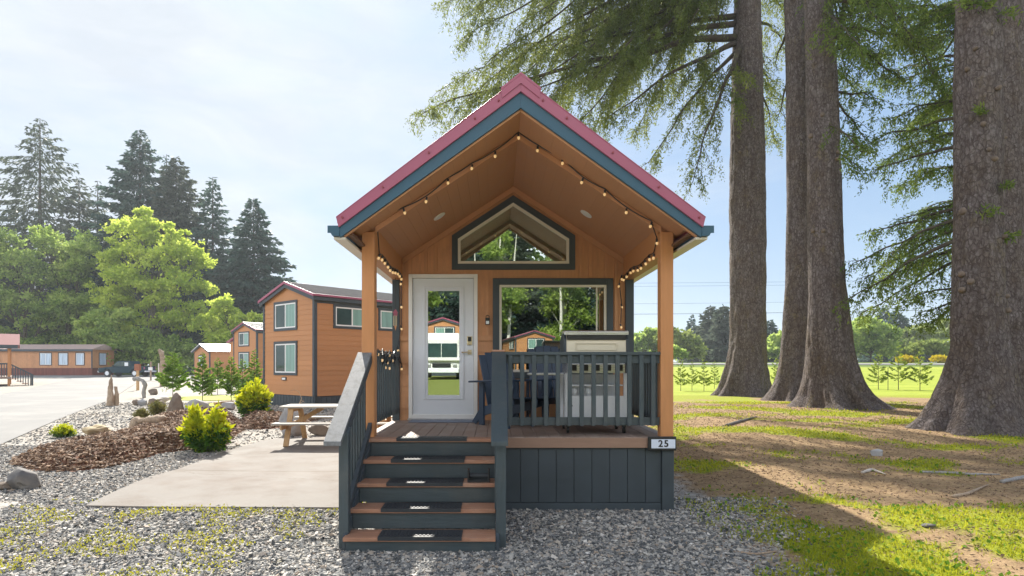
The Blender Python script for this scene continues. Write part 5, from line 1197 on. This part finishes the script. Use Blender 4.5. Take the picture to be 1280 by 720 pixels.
# ================================================================ the big spruces
def bark_material():
    m, nt, out = new_mat('spruce_bark'); b = N(nt, 'ShaderNodeBsdfPrincipled'); nt.links.new(b.outputs[0], out.inputs[0]); b.inputs['Roughness'].default_value = .9; b.inputs['Specular IOR Level'].default_value = .2
    p = objco(nt, True); ps = objco(nt, True, (1, 1, .55))
    wv = N(nt, 'ShaderNodeVectorMath', operation='ADD'); nz = N(nt, 'ShaderNodeTexNoise'); nz.inputs['Scale'].default_value = 5; nz.inputs['Detail'].default_value = 4; nt.links.new(p, nz.inputs['Vector'])
    sc = N(nt, 'ShaderNodeVectorMath', operation='SCALE'); sc.inputs['Scale'].default_value = .13; nt.links.new(nz.outputs['Color'], sc.inputs[0]); nt.links.new(ps, wv.inputs[0]); nt.links.new(sc.outputs[0], wv.inputs[1])
    v = N(nt, 'ShaderNodeTexVoronoi', feature='DISTANCE_TO_EDGE'); v.inputs['Scale'].default_value = 13; nt.links.new(wv.outputs[0], v.inputs['Vector'])
    v2 = N(nt, 'ShaderNodeTexVoronoi'); v2.inputs['Scale'].default_value = 13; nt.links.new(wv.outputs[0], v2.inputs['Vector'])
    sep = N(nt, 'ShaderNodeSeparateColor'); nt.links.new(v2.outputs['Color'], sep.inputs[0])
    crack = ramp(nt, v.outputs['Distance'], [(0, 0), (.17, 1)])
    fz = noise_n(nt, objco(nt, True, (1, 1, .4)), 13, 10, .78, .6); c = ramp(nt, fz, [(.36, (.07, .056, .054)), (.5, (.215, .186, .184)), (.64, (.42, .385, .385))])
    c = mixc(nt, .35, c, ramp(nt, sep.outputs[0], [(0, (.11, .092, .092)), (1, (.26, .23, .232))]))
    c = mixc(nt, mth(nt, 'MULTIPLY', ramp(nt, noise_n(nt, objco(nt, True, (1, 1, .13)), 7, 7, .7, .4), [(.46, 0), (.62, 1)]), .6), c, (.075, .056, .052))
    c = mixc(nt, ramp(nt, noise_n(nt, p, 1.4, 6, .7), [(.45, 0), (.7, .6)]), c, (.16, .115, .07))
    c = mixc(nt, mth(nt, 'MULTIPLY', ramp(nt, noise_n(nt, ps, 2.3, 8, .75), [(.56, 0), (.68, 1)]), .55), c, (.24, .19, .07))
    c = mixc(nt, mth(nt, 'MAXIMUM', crack, ramp(nt, noise_n(nt, p, 6, 5, .7), [(.42, .15), (.62, .95)])), (.055, .042, .038), c)
    gn = N(nt, 'ShaderNodeNewGeometry'); gs_ = N(nt, 'ShaderNodeSeparateXYZ'); nt.links.new(gn.outputs['Normal'], gs_.inputs[0])
    zz_ = N(nt, 'ShaderNodeSeparateXYZ'); nt.links.new(p, zz_.inputs[0])
    moss = mth(nt, 'MULTIPLY', mth(nt, 'MULTIPLY', lin(gs_.outputs[0], .35, .95, nt), ramp(nt, noise_n(nt, p, 2.2, 7, .7), [(.42, 0), (.58, 1)])), mth(nt, 'SUBTRACT', 1.0, lin(zz_.outputs[2], 1.5, 9, nt)))
    c = mixc(nt, mth(nt, 'MULTIPLY', moss, .8), c, (.17, .14, .03))
    c = mixc(nt, mth(nt, 'MULTIPLY', noise_n(nt, p, 45, 4, .7), .5), c, (.09, .07, .06)); nt.links.new(c, b.inputs['Base Color'])
    h = mth(nt, 'ADD', mth(nt, 'MULTIPLY', crack, .5), mth(nt, 'ADD', mth(nt, 'MULTIPLY', fz, 1.6), mth(nt, 'MULTIPLY', noise_n(nt, p, 40, 6, .7), .5)))
    nt.links.new(bump_n(nt, h, .9, .05), b.inputs['Normal']); return m
m_bark = bark_material()
m_limb = M('spruce_limb_bark', (.05, .038, .03), .9, .35, 8, bump=.6, bs=25, dirt=(.12, .12, .04), dirts=3)
m_spruce = leafmat('spruce_needles', [(.03, .058, .018), (.08, .12, .034), (.19, .215, .06)], .42, (.40, .44, .09), vs=.5)
m_spruce2 = leafmat('spruce_needles_green', [(.025, .06, .015), (.08, .14, .03), (.24, .29, .06)], .45, (.3, .38, .07), vs=.5)
m_knot = M('branch_scar', (.15, .115, .09), .85, .4, 8, bump=.6, bs=30)
def spruce_trunk(root, prof, Y, seed, ptop=46, lean=0, knots=()):
    """prof: rows of (py, left px, right px), from the foot upward"""
    u = Y/F; g = np.random.default_rng(seed)
    rows = [(ZC-(py-CY)*u, ((a+b)/2-CX)*u, (b-a)/2*u) for py, a, b in prof]
    zs, xs_, rs = map(np.array, zip(*rows)); zb = hz(xs_[0], Y)
    z = np.concatenate([np.arange(zb-.35, zs[-1], .085), np.arange(zs[-1], ptop, .9)])
    cx = np.interp(z, zs, xs_); r = np.interp(z, zs, rs)
    up = z > zs[-1]; r[up] = rs[-1]*np.clip(1-(z[up]-zs[-1])/(ptop-zs[-1]), .02, 1); cx[up] = xs_[-1]
    n = 112; th = np.linspace(0, 2*np.pi, n, endpoint=False); V = np.zeros((len(z), n, 3))
    ph = g.random(3)*6.28
    for i, (zz, c, rr) in enumerate(zip(z, cx, r)):
        fl = math.exp(-max(0, zz-zb)/.95); tw_ = th+.25*np.sin(2*th+ph[2])+.06*np.sin(zz*1.7+ph[0]); fl2 = math.exp(-max(0, zz-zb)/3.0); butt = fl*(.26*(np.abs(np.cos(2.5*tw_+ph[0]))-.66)+.16*(np.abs(np.cos(4*tw_+ph[1]))-.66))+fl2*.05*np.cos(7*tw_+ph[2])
        R = np.empty(n)
        for k, a in enumerate(th):
            q = Vector((math.cos(a)*1.3+seed, math.sin(a)*1.3, zz*.45)); R[k] = rr*(.955+1.25*butt[k]+.016*noise.noise(Vector((q.x*8, q.y*8, zz*.7)))+.05*noise.noise(q)+.035*noise.noise(q*2.6)+(.028*noise.noise(q*6)+.016*noise.noise(Vector((q.x*14, q.y*14, q.z*17))) if zz < 24 else 0))
        V[i] = np.stack([c+R*np.cos(th), Y+R*np.sin(th), np.full(n, zz)], 1)
    m = len(z); i = (np.arange(m-1)[:, None]*n+np.arange(n)[None]).ravel(); j = (np.arange(m-1)[:, None]*n+(np.arange(n)+1)[None] % n).ravel()
    t = np_mesh('trunk', V.reshape(-1, 3), np.stack([i, j, j+n, i+n], 1), m_bark, root, smooth=True)
    if len(knots):
        for (px, py) in knots:
            s = MB()
            zz = ZC-(py-CY)*u; c = np.interp(zz, z, cx); rr = np.interp(zz, z, r); dx = np.clip(((px-CX)*u-c)/rr, -.95, .95); yy = Y-rr*math.sqrt(1-dx*dx)
            p = Vector((c+dx*rr, yy, zz)); d = Vector((dx, -math.sqrt(1-dx*dx), .15)).normalized(); q = random.uniform(.04, .075)
            s.tube([p-d*.05, p+d*.03, p+d*.06], [q*1.2, q, q*.55], 9)
            s.v = [tuple(Vector(v)+.025*noise.noise_vector(Vector(v)*12)) for v in s.v]
            s.build('branch_scar', m_knot, root, smooth=True)
    return t, (lambda zz: float(np.interp(zz, z, cx))), (lambda zz: float(np.interp(zz, z, r)))
def limbs(root, specs, Y, cxf, rf, seed, mat, dens=1.0, twig=.55, tuft=.14, wt=.045, droop=.8, clump=.045, spread=.04):
    """specs: (start z, tip Vector, radius, arch) -> limb tubes and one crown of hanging sprays"""
    g = np.random.default_rng(seed); tws = MB(); Pn, D, L, W = [], [], [], []
    for (z0, tip, rad, arch) in specs:
        c = Vector((cxf(z0), Y, z0)); hd = Vector((tip.x-c.x, tip.y-c.y, 0)).normalized(); a = c+hd*rf(z0)*.8
        ln = (tip-a).length; ctrl = a.lerp(tip, .5)+Vector((0, 0, arch*ln)); m = 18; pts = []
        off = Vector((seed+z0, tip.x, 0))
        for i in range(m+1):
            t = i/m; p = a*(1-t)**2+ctrl*2*t*(1-t)+tip*t*t; p += noise.noise_vector(off+Vector((t*5, 0, 0)))*.09*ln*t*(1.2-t); p.z += .05*ln*max(0, t-.75); pts.append(p)
        s = MB(); s.tube(pts, [rad*(1-.93*(i/m)**.8)+.006 for i in range(m+1)], 7); s.build('limb', m_limb, root, smooth=True); s = tws
        A = np.array(pts); ns = int(ln*4.6*dens)
        for b in range(ns):
            t = .16+.84*(b+g.random())/ns; f = t*m
            if t < .8 and noise.noise(Vector((seed*3.1+z0*7+tip.x, t*9, tip.z))) < -.12: continue
            i = min(int(f), m-1); p0 = A[i]+(A[i+1]-A[i])*(f-i); tg = nrm(A[i+1]-A[i])
            sd = 1 if b % 2 else -1; lat = np.array([-tg[1], tg[0], 0])*sd; lat = nrm(lat)
            sl_ = (.22*ln*(1.05-t)**.7+.35)*(.5+.7*g.random()); sl_ = min(sl_, 1.9)
            dp_ = droop*(.4+g.random()*.9); dv = nrm(lat*(.2+.9*g.random())+tg*(.2+.8*g.random())+np.array([0, 0, .22*g.normal()])); k = max(4, int(sl_*5.5)); q = (np.arange(k)+g.random(k))/k
            sp = p0+dv*(q*sl_)[:, None]; sp[:, 2] -= dp_*sl_*q**1.5
            s.tube([tuple(p0), tuple(p0+dv*sl_*.5-np.array([0, 0, .354*dp_*sl_])), tuple(p0+dv*sl_-np.array([0, 0, dp_*sl_]))], [.016, .010, .004], 3, cap=False)
            for pp, qq in zip(sp, q):
                tl = twig*(.3+1.25*g.random()**1.8)*(1-.25*t); nt_ = max(3, int(tl/clump)); w = (np.arange(nt_)+.5)/nt_
                hd_ = nrm(np.array([dv[0]*.35+.25*g.normal(), dv[1]*.35+.25*g.normal(), -1.0]))
                tp = pp+hd_*(w*tl)[:, None]+g.normal(size=(nt_, 3))*spread*(1.1-.6*w)[:, None]
                Pn.append(tp); D.append(np.broadcast_to(hd_, (nt_, 3))*.75+g.normal(size=(nt_, 3))*.55); kk = tuft*(.6+.7*g.random(nt_))*(1.05-.5*w); L.append(kk); W.append(kk*wt/tuft)
            nt_ = k*2; tp = p0+dv*(g.random(nt_)*sl_)[:, None]; tp[:, 2] -= dp_*sl_*(np.linalg.norm(tp-p0, axis=1)/max(sl_, .1))**1.5
            Pn.append(tp); D.append(dv+g.normal(size=(nt_, 3))*.6); L.append(tuft*(.6+.6*g.random(nt_))); W.append(wt*(.6+.6*g.random(nt_)))
    tag(tws.build('twigs', m_limb, root, smooth=True), kind='stuff')
    Pn = np.concatenate(Pn); leaves('crown', Pn, np.concatenate(D), np.concatenate(L), np.concatenate(W), mat, root); return len(Pn)
def T(px, py, Y): return P(px, py, Y)
def upper(cxf, Y, z0, z1, n, rl, seed):
    g = random.Random(seed); out = []
    for i in range(n):
        z = z0+(z1-z0)*(i+.5)/n; a = i*2.4+g.random(); l = rl*(1-.75*(z-z0)/(z1-z0))*(.7+.5*g.random())
        out.append((z, Vector((cxf(z)+math.cos(a)*l, Y+math.sin(a)*l, z-.12*l)), .09, .06))
    return out
gT = 'big spruces right of the porch cabin'
def spruce(label, px, Y, prof, seed, knots=()):
    x = (px-CX)*Y/F; t = thing('spruce_tree', label, 'tree', (x, Y, hz(x, Y)), gT); return (t,)+spruce_trunk(t, prof, Y, seed, knots=knots)[1:]
profA = [(500, 884, 975), (493, 892, 966), (485, 898, 963), (475, 902, 961), (455, 908, 958), (437, 911, 957), (400, 913, 957), (362, 913.5, 957), (250, 912, 957), (144, 914, 954), (36, 917, 952), (0, 918, 950)]
profB = [(503, 950, 1018), (497, 957, 1014), (488, 964, 1012), (475, 970, 1011), (455, 975, 1010), (437, 977, 1010), (362, 982, 1013), (250, 984, 1013), (144, 983, 1012), (36, 982, 1009), (0, 981, 1006)]
profC = [(516, 985, 1125), (508, 996, 1106), (500, 1001, 1094), (490, 1004, 1084), (475, 1007, 1076), (455, 1009, 1069), (437, 1010, 1065), (400, 1011, 1060), (362, 1012, 1055), (250, 1010, 1051), (130, 1009, 1047), (0, 1006.5, 1039)]
profD = [(540, 1140, 1280), (533, 1148, 1272), (522, 1158, 1266), (500, 1171, 1264), (475, 1182, 1262), (437, 1191, 1255), (362, 1194, 1250), (250, 1196, 1248), (120, 1197, 1248), (0, 1198, 1247)]
profE = [(524, 1196, 1300), (515, 1204, 1296), (495, 1214, 1290), (437, 1222, 1282), (362, 1225, 1278), (250, 1227, 1275), (0, 1230, 1275)]
A, axf, arf = spruce('leftmost big spruce, with drooping limbs sweeping over the cabin roof', 932, 27, profA, 3, [(918, 145), (919, 195), (952, 80)])
B, bxf, brf = spruce('second big spruce, dark narrow trunk leaning behind the third one', 995, 23.5, profB, 5)
Cc, cxf, crf = spruce('third big spruce, grey trunk with a wide root flare running right', 1032, 19.7, profC, 9, [(1030, 20), (1022, 62), (1031, 61), (1025, 77), (1019, 150), (1006, 172), (1037, 196), (1012, 290), (1020, 292), (1036, 205)])
Dd, dxf, drf = spruce('thickest spruce trunk near the right edge, scarred and closest to the viewer', 1224, 13.8, profD, 13, [(1200, 92), (1197, 266), (1194, 344), (1200, 354), (1195, 363), (1227, 121), (1211, 164), (1216, 196), (1222, 207), (1240, 373), (1236, 300), (1246, 176), (1205, 70), (1239, 390)])
Ee, exf, erf = spruce('spruce half hidden behind the thickest trunk at the right edge', 1252, 17, profE, 17)
ZA = lambda py: ZC-(py-CY)*27/F
spA = []
gA = random.Random(5)
lim = [(48, 527, 146, 25, .17, .10), (30, 640, 128, 26, .14, .10), (62, 868, 232, 24.5, .12, .16), (55, 760, 150, 25.5, .13, .10), (20, 690, 70, 27, .14, .07), (66, 812, 205, 26, .10, .12), (40, 965, 120, 30, .10, .04), (10, 985, 60, 31, .1, .04), (50, 968, 178, 31, .1, .05), (-30, 990, 20, 31, .1, .04)]
for tx, ty in ((570, 58), (578, 30), (600, 5), (588, 128), (620, 150), (612, 80), (640, 40), (650, 100), (660, 170), (668, 10), (690, 130), (700, 185), (705, 60), (722, 20), (735, 110), (742, 165), (760, 50), (775, 120), (782, 10), (795, 165), (805, 70), (822, 30), (835, 110), (850, 60), (868, 20), (880, 100), (560, 10), (545, 120), (655, -15), (740, -15), (810, -15)):
    lim.append((-gA.uniform(20, 150)-max(0, 60-ty)*.8, tx, ty, gA.uniform(24.5, 30.5), gA.uniform(.09, .13), gA.uniform(.05, .12)))
for sy, tx, ty, tY, rad, arch in lim: spA.append((ZA(sy), T(tx, ty, tY), rad, arch))
nA = limbs(A, spA+upper(axf, 27, 21, 43, 16, 6, 1), 27, axf, arf, 101, m_spruce, .95, twig=.85, droop=.7, tuft=.16, wt=.05, clump=.022, spread=.085)
limbs(B, [(ZC-(py-CY)*23.5/F, T(*t), .09, .05) for py, t in ((20, (968, 80, 26)), (60, (972, 150, 27)), (-20, (1060, 60, 27)), (40, (1075, 120, 26)))]+upper(bxf, 23.5, 19, 40, 14, 5, 2), 23.5, bxf, brf, 102, m_spruce, .9)
ZCf = lambda py: ZC-(py-CY)*19.7/F
limbs(Cc, [(ZCf(py), T(*t), r, a) for py, t, r, a in ((38, (1165, 52, 19), .08, .05), (42, (1125, 100, 20), .06, .08), (112, (1100, 126, 21), .05, .06), (112, (1082, 178, 21), .05, .1), (0, (1190, 15, 20), .09, .06), (-20, (1120, 10, 22), .08, .05), (-30, (1160, -5, 17), .08, .04), (60, (1105, 70, 22), .06, .06), (180, (1072, 210, 22), .04, .08), (20, (1075, 60, 16.5), .06, .06), (-40, (1100, 30, 17), .07, .06), (-60, (1060, 40, 22), .06, .06), (-80, (1085, 95, 21.5), .06, .08), (-80, (1140, 60, 22.5), .06, .08), (-70, (1178, 100, 18.5), .06, .08), (-100, (1150, 20, 21), .06, .06), (-90, (1060, 110, 23), .06, .08), (-60, (1110, -5, 16), .06, .05), (-90, (1075, 10, 23), .06, .05), (160, (1075, 190, 17.5), .04, .06))]+upper(cxf, 19.7, 16, 36, 12, 4.5, 3), 19.7, cxf, crf, 103, m_spruce2, 1.3, twig=.6, droop=.6, tuft=.14, clump=.024, spread=.065)
ZE = lambda py: ZC-(py-CY)*17/F
limbs(Ee, [(ZE(py), T(*t), r, a) for py, t, r, a in ((285, (1060, 376, 18), .08, .07), (262, (1066, 330, 19), .07, .05), (250, (1085, 292, 20), .07, .03), (240, (1125, 275, 20), .06, .03), (300, (1100, 350, 19.5), .06, .06), (350, (1138, 372, 19), .05, .04), (365, (1148, 392, 19.5), .05, .03), (345, (1160, 410, 20), .05, .05), (170, (1092, 214, 20), .07, .06), (130, (1078, 185, 22), .07, .06), (110, (1110, 150, 22), .06, .05), (70, (1130, 100, 22), .06, .05), (30, (1150, 50, 22), .06, .05), (0, (1140, 20, 23), .06, .05), (200, (1150, 215, 21), .05, .05), (90, (1300, 170, 19), .05, .05), (200, (1305, 260, 18), .05, .05), (20, (1300, 60, 18), .06, .05), (300, (1300, 370, 19), .05, .06), (-30, (1120, 60, 23), .06, .08), (-40, (1155, 120, 22.5), .06, .1), (60, (1100, 100, 24), .06, .08), (90, (1140, 160, 24), .06, .08), (150, (1110, 200, 23), .06, .07), (40, (1165, 170, 22), .05, .1), (-60, (1170, 60, 24), .06, .08), (190, (1125, 235, 23), .05, .06), (270, (1080, 350, 21), .06, .07), (255, (1110, 320, 22), .06, .06), (290, (1150, 330, 21), .05, .05), (230, (1150, 265, 22), .05, .04), (310, (1075, 395, 20), .05, .06))]+upper(exf, 17, 14, 34, 10, 4.5, 4), 17, exf, erf, 104, m_spruce2, 1.4, twig=.5, tuft=.13, droop=.55, clump=.022, spread=.06)
ZD_ = lambda py: ZC-(py-CY)*13.8/F
def tufts(root, spots, Y, cf, rf, seed):
    g = np.random.default_rng(seed); Pn, D = [], []
    for px, py, rr in spots:
        u = Y/F; zz = ZC-(py-CY)*u; dx = np.clip(((px-CX)*u-cf(zz))/rf(zz), -.97, .97); p = np.array([cf(zz)+dx*rf(zz), Y-rf(zz)*math.sqrt(1-dx*dx), zz]); n = 60
        q = p+g.normal(size=(n, 3))*rr*u*np.array([1, .6, .5])+np.array([0, -.1, 0]); Pn.append(q); D.append(g.normal(size=(n, 3))+np.array([0, -.6, -.1]))
    tag(leaves('bark_sprouts', np.concatenate(Pn), np.concatenate(D), .13, .04, m_spruce2, root), kind='stuff')
limbs(Dd, upper(dxf, 13.8, 13, 34, 12, 4.5, 5), 13.8, dxf, drf, 105, m_spruce2, .9)
tufts(Dd, [(1203, 15, 9), (1212, 22, 6), (1238, 32, 8), (1205, 148, 4), (1212, 272, 6), (1245, 300, 6), (1233, 240, 4), (1195, 10, 6)], 13.8, dxf, drf, 7)
bw = broadleaf('far_wood', 'x', 620, 466, 60, [(i, 340+30*math.sin(i), 60, 130) for i in range(100, 1200, 75)], m_alderd, .7, 20000, 92, None, trunk=False)
ch = bw.children[0]; ch.parent = None; ch.location = (0, -56, hz(0, -56)); bpy.data.objects.remove(bw); ch.name = 'far_wood'; tag(ch, kind='stuff')
# ================================================================ what the window panes mirror, behind the viewer
gB = 'dark trees behind the viewer'
src = [c_b, c_c, c_e]
k = 0
for i in range(15):
    o = src[i % 3]; x = -34+i*5.1+random.uniform(-1, 1); y = -46-random.uniform(0, 7)
    dup(o, (x, y, hz(x, y)-1), random.random()*6, random.uniform(.45, .62), 'dark conifer in the wood that the window panes mirror', gB)
alb = broadleaf('mirrored_alder', 'green alder with a pale trunk in the wood mirrored by the panes', 620, 470, 40, [(620, 380, 40, 60), (600, 330, 36, 50), (640, 340, 36, 50), (622, 280, 28, 40), (590, 420, 30, 40)], m_alderm, .32, 9000, 90, 'pale trunked alders mirrored in the panes', bark=None)
m_birch = M('pale_birch_bark', (.62, .60, .55), .7, .2, 5, grain=(1, 1, 6))
for ch in alb.children:
    if ch.name.startswith('trunk'): ch.data.materials[0] = m_birch
for px_, hh in ((0, 15), (.9, 13), (-1.6, 12)):
    s = MB(); s.tube([(alb.location.x+px_, 40, hz(0, 40)-.3), (alb.location.x+px_*1.2+.2, 40.1, hh*.5), (alb.location.x+px_*1.5+.5, 40, hh)], [.17, .13, .03], 8); s.build('trunk', m_birch, alb)
alb.location = (0, -36, hz(0, -36))
for i, x in enumerate((-13, -7.5, 6.5, 11, 17, -20, 24)):
    y = -34-random.uniform(0, 7); dup(alb, (x, y, hz(x, y)), random.random()*6, random.uniform(.8, 1.2))
mt = dup(c2, (-2.6, -34, hz(-5, -33)), math.pi, 1.1, 'red roofed orange cabin mirrored in the door glass', 'cabins mirrored in the panes')
mt = dup(c2, (4.4, -29, hz(6, -30)-.2), math.pi-.12, .84, 'red roofed orange cabin mirrored in the big window', 'cabins mirrored in the panes')
rv = thing('motorhome', 'white motorhome mirrored in the door glass', 'motorhome', (0, 0, 0))
s = MB(); s.prism([(-3.2, .5), (-3.25, 2.6), (-3.0, 3.05), (3.4, 3.05), (3.4, .5)], 'y', -1.2, 1.2); s.build('body', m_white, rv, .12)
s = MB(); s.prism([(-3.30, 1.45), (-3.34, 2.35), (-3.25, 2.36), (-3.22, 1.45)], 'y', -1.02, 1.02); s.build('windscreen', m_pane, rv, .02)
s = MB(); s.box(-3.35, -3.26, -.02, .02, 1.4, 2.4); s.box(-3.45, -3.15, -1.22, 1.22, 1.22, 1.42); s.build('windscreen_trim', m_white, rv, .02)
s = MB(); s.box(-3.36, -3.2, -1.15, 1.15, .42, .72); s.build('bumper', m_steelb, rv, .04)
s = MB(); s.box(-3.32, -3.24, -.6, .6, .78, 1.05); s.build('grille', m_black, rv, .02)
for y in (-.98, .74): s = MB(); s.box(-3.33, -3.24, y, y+.26, .80, 1.02); s.build('headlight', m_steel, rv, .03)
for xx in (-2.1, 1.9):
    for y in (-1.2, .95): s = MB(); s.cyl((xx, y, .42), (xx, y+.25, .42), .42, n=20); s.build('wheel', m_rubber, rv)
for y in (-1.5, 1.22): s = MB(); s.box(-3.3, -3.12, y, y+.28, 1.5, 2.1); s.build('mirror', m_white, rv, .03)
rv.rotation_euler = (0, 0, -math.pi/2-.05); rv.location = (-3.75, -25.5, hz(-3.7, -25))
sheet('gravel_drive', [(-60, -11), (60, -11), (60, -7.2), (-60, -7.2)][::-1], m_road, .02, 3)
sheet('field_road', [(4, 84), (200, 78), (200, 82), (4, 88)], m_road, .03, 4)
# ================================================================ light, sky, camera
HAZE = .00045
SUN_EL, v = math.radians(39.5), Vector((-.33, 1.0, 0)).normalized()
to_sun = Vector((v.x*math.cos(SUN_EL), v.y*math.cos(SUN_EL), math.sin(SUN_EL)))
sun = bpy.data.lights.new('sun', 'SUN'); sun.energy = 5.0; sun.angle = math.radians(.6); sun.color = (1, .94, .84)
so_ = bpy.data.objects.new('sun', sun); COL.objects.link(so_); so_.rotation_euler = to_sun.to_track_quat('Z', 'Y').to_euler(); so_.location = (0, 0, 60)
w = bpy.data.worlds.new('World'); scene.world = w; w.use_nodes = True; nt = w.node_tree; nt.nodes.clear()
out = N(nt, 'ShaderNodeOutputWorld'); bg = N(nt, 'ShaderNodeBackground'); bg.inputs[1].default_value = .12; nt.links.new(bg.outputs[0], out.inputs[0])
sky = N(nt, 'ShaderNodeTexSky', sky_type='NISHITA'); sky.sun_disc = False; sky.sun_elevation = SUN_EL; sky.sun_rotation = math.atan2(to_sun.x, to_sun.y)
sky.air_density = 1.0; sky.dust_density = 1.2; sky.ozone_density = 1.6; sky.altitude = 0
tc = N(nt, 'ShaderNodeTexCoord'); d = tc.outputs['Generated']; sx = N(nt, 'ShaderNodeSeparateXYZ'); nt.links.new(d, sx.inputs[0])
mp = N(nt, 'ShaderNodeMapping'); mp.inputs['Scale'].default_value = (1.0, 1.0, 3.2); mp.inputs['Rotation'].default_value = (.1, .35, .5); nt.links.new(d, mp.inputs[0])
n1 = noise_n(nt, mp.outputs[0], 2.2, 8, .58, .35)
lean = mth(nt, 'MULTIPLY', sx.outputs[0], -.42)      # the thin cloud lies mostly to the west
cl_ = lin(mth(nt, 'ADD', mth(nt, 'ADD', n1, lean), mth(nt, 'MULTIPLY', sx.outputs[2], .10)), .34, .86, nt)
vm = N(nt, 'ShaderNodeVectorMath', operation='MULTIPLY_ADD'); vm.inputs[1].default_value = (1/4.3,)*3; vm.inputs[2].default_value = (1, 1, 1); nt.links.new(sky.outputs[0], vm.inputs[0])
dv = N(nt, 'ShaderNodeVectorMath', operation='DIVIDE'); nt.links.new(sky.outputs[0], dv.inputs[0]); nt.links.new(vm.outputs[0], dv.inputs[1])   # sky colour soft-limited to hold down the glow round the sun
back = mth(nt, 'MULTIPLY', lin(mth(nt, 'MULTIPLY', sx.outputs[1], -1), -.05, .45, nt), mth(nt, 'SUBTRACT', 1.0, lin(sx.outputs[2], .45, .85, nt)))                  # added bright cloud behind the viewer, unseen, fills the shaded porch front
cov = mth(nt, 'MAXIMUM', mth(nt, 'MULTIPLY', cl_, .9), mth(nt, 'MULTIPLY', back, .85))
skyt = mixc(nt, 1.0, dv.outputs[0], (.80, 1.02, 1.30), 'MULTIPLY')
skyc = mixc(nt, cov, skyt, mixc(nt, back, mixc(nt, ramp(nt, noise_n(nt, mp.outputs[0], 5, 8, .6, .5), [(.35, 0), (.65, 1)]), (3.0, 3.2, 3.45), (3.55, 3.7, 3.85)), (10.2, 10.4, 10.8)))
nt.links.new(skyc, bg.inputs[0])
cam = bpy.data.cameras.new('camera'); co = bpy.data.objects.new('camera', cam); COL.objects.link(co)
cam.sensor_width = 36; cam.lens = F/1280*36; cam.shift_x = 20/1280; cam.shift_y = 96/1280; cam.clip_end = 4000; cam.clip_start = .05
co.location = (0, 0, ZC); co.rotation_euler = (math.pi/2, 0, 0); scene.camera = co
vs = scene.view_settings; vs.view_transform = 'Standard'; vs.look = 'None'; vs.gamma = 1; vs.exposure = 1.1; vs.use_curve_mapping = False
scene.cycles.use_denoising = True
scene.cycles.max_bounces = 8; scene.cycles.transparent_max_bounces = 16

# ---- the air: one closed box of thin even haze round everything
def haze(density):
    m, nt, out = new_mat('haze_air'); v_ = N(nt, 'ShaderNodeVolumePrincipled'); v_.inputs['Density'].default_value = density; v_.inputs['Color'].default_value = (.86, .93, 1, 1); v_.inputs['Anisotropy'].default_value = .25
    nt.links.new(v_.outputs[0], out.inputs['Volume'])
    s = MB(); s.box(-930, 930, -330, 1830, -2.0, 62); tag(s.build('haze', m), kind='stuff')
haze(HAZE)
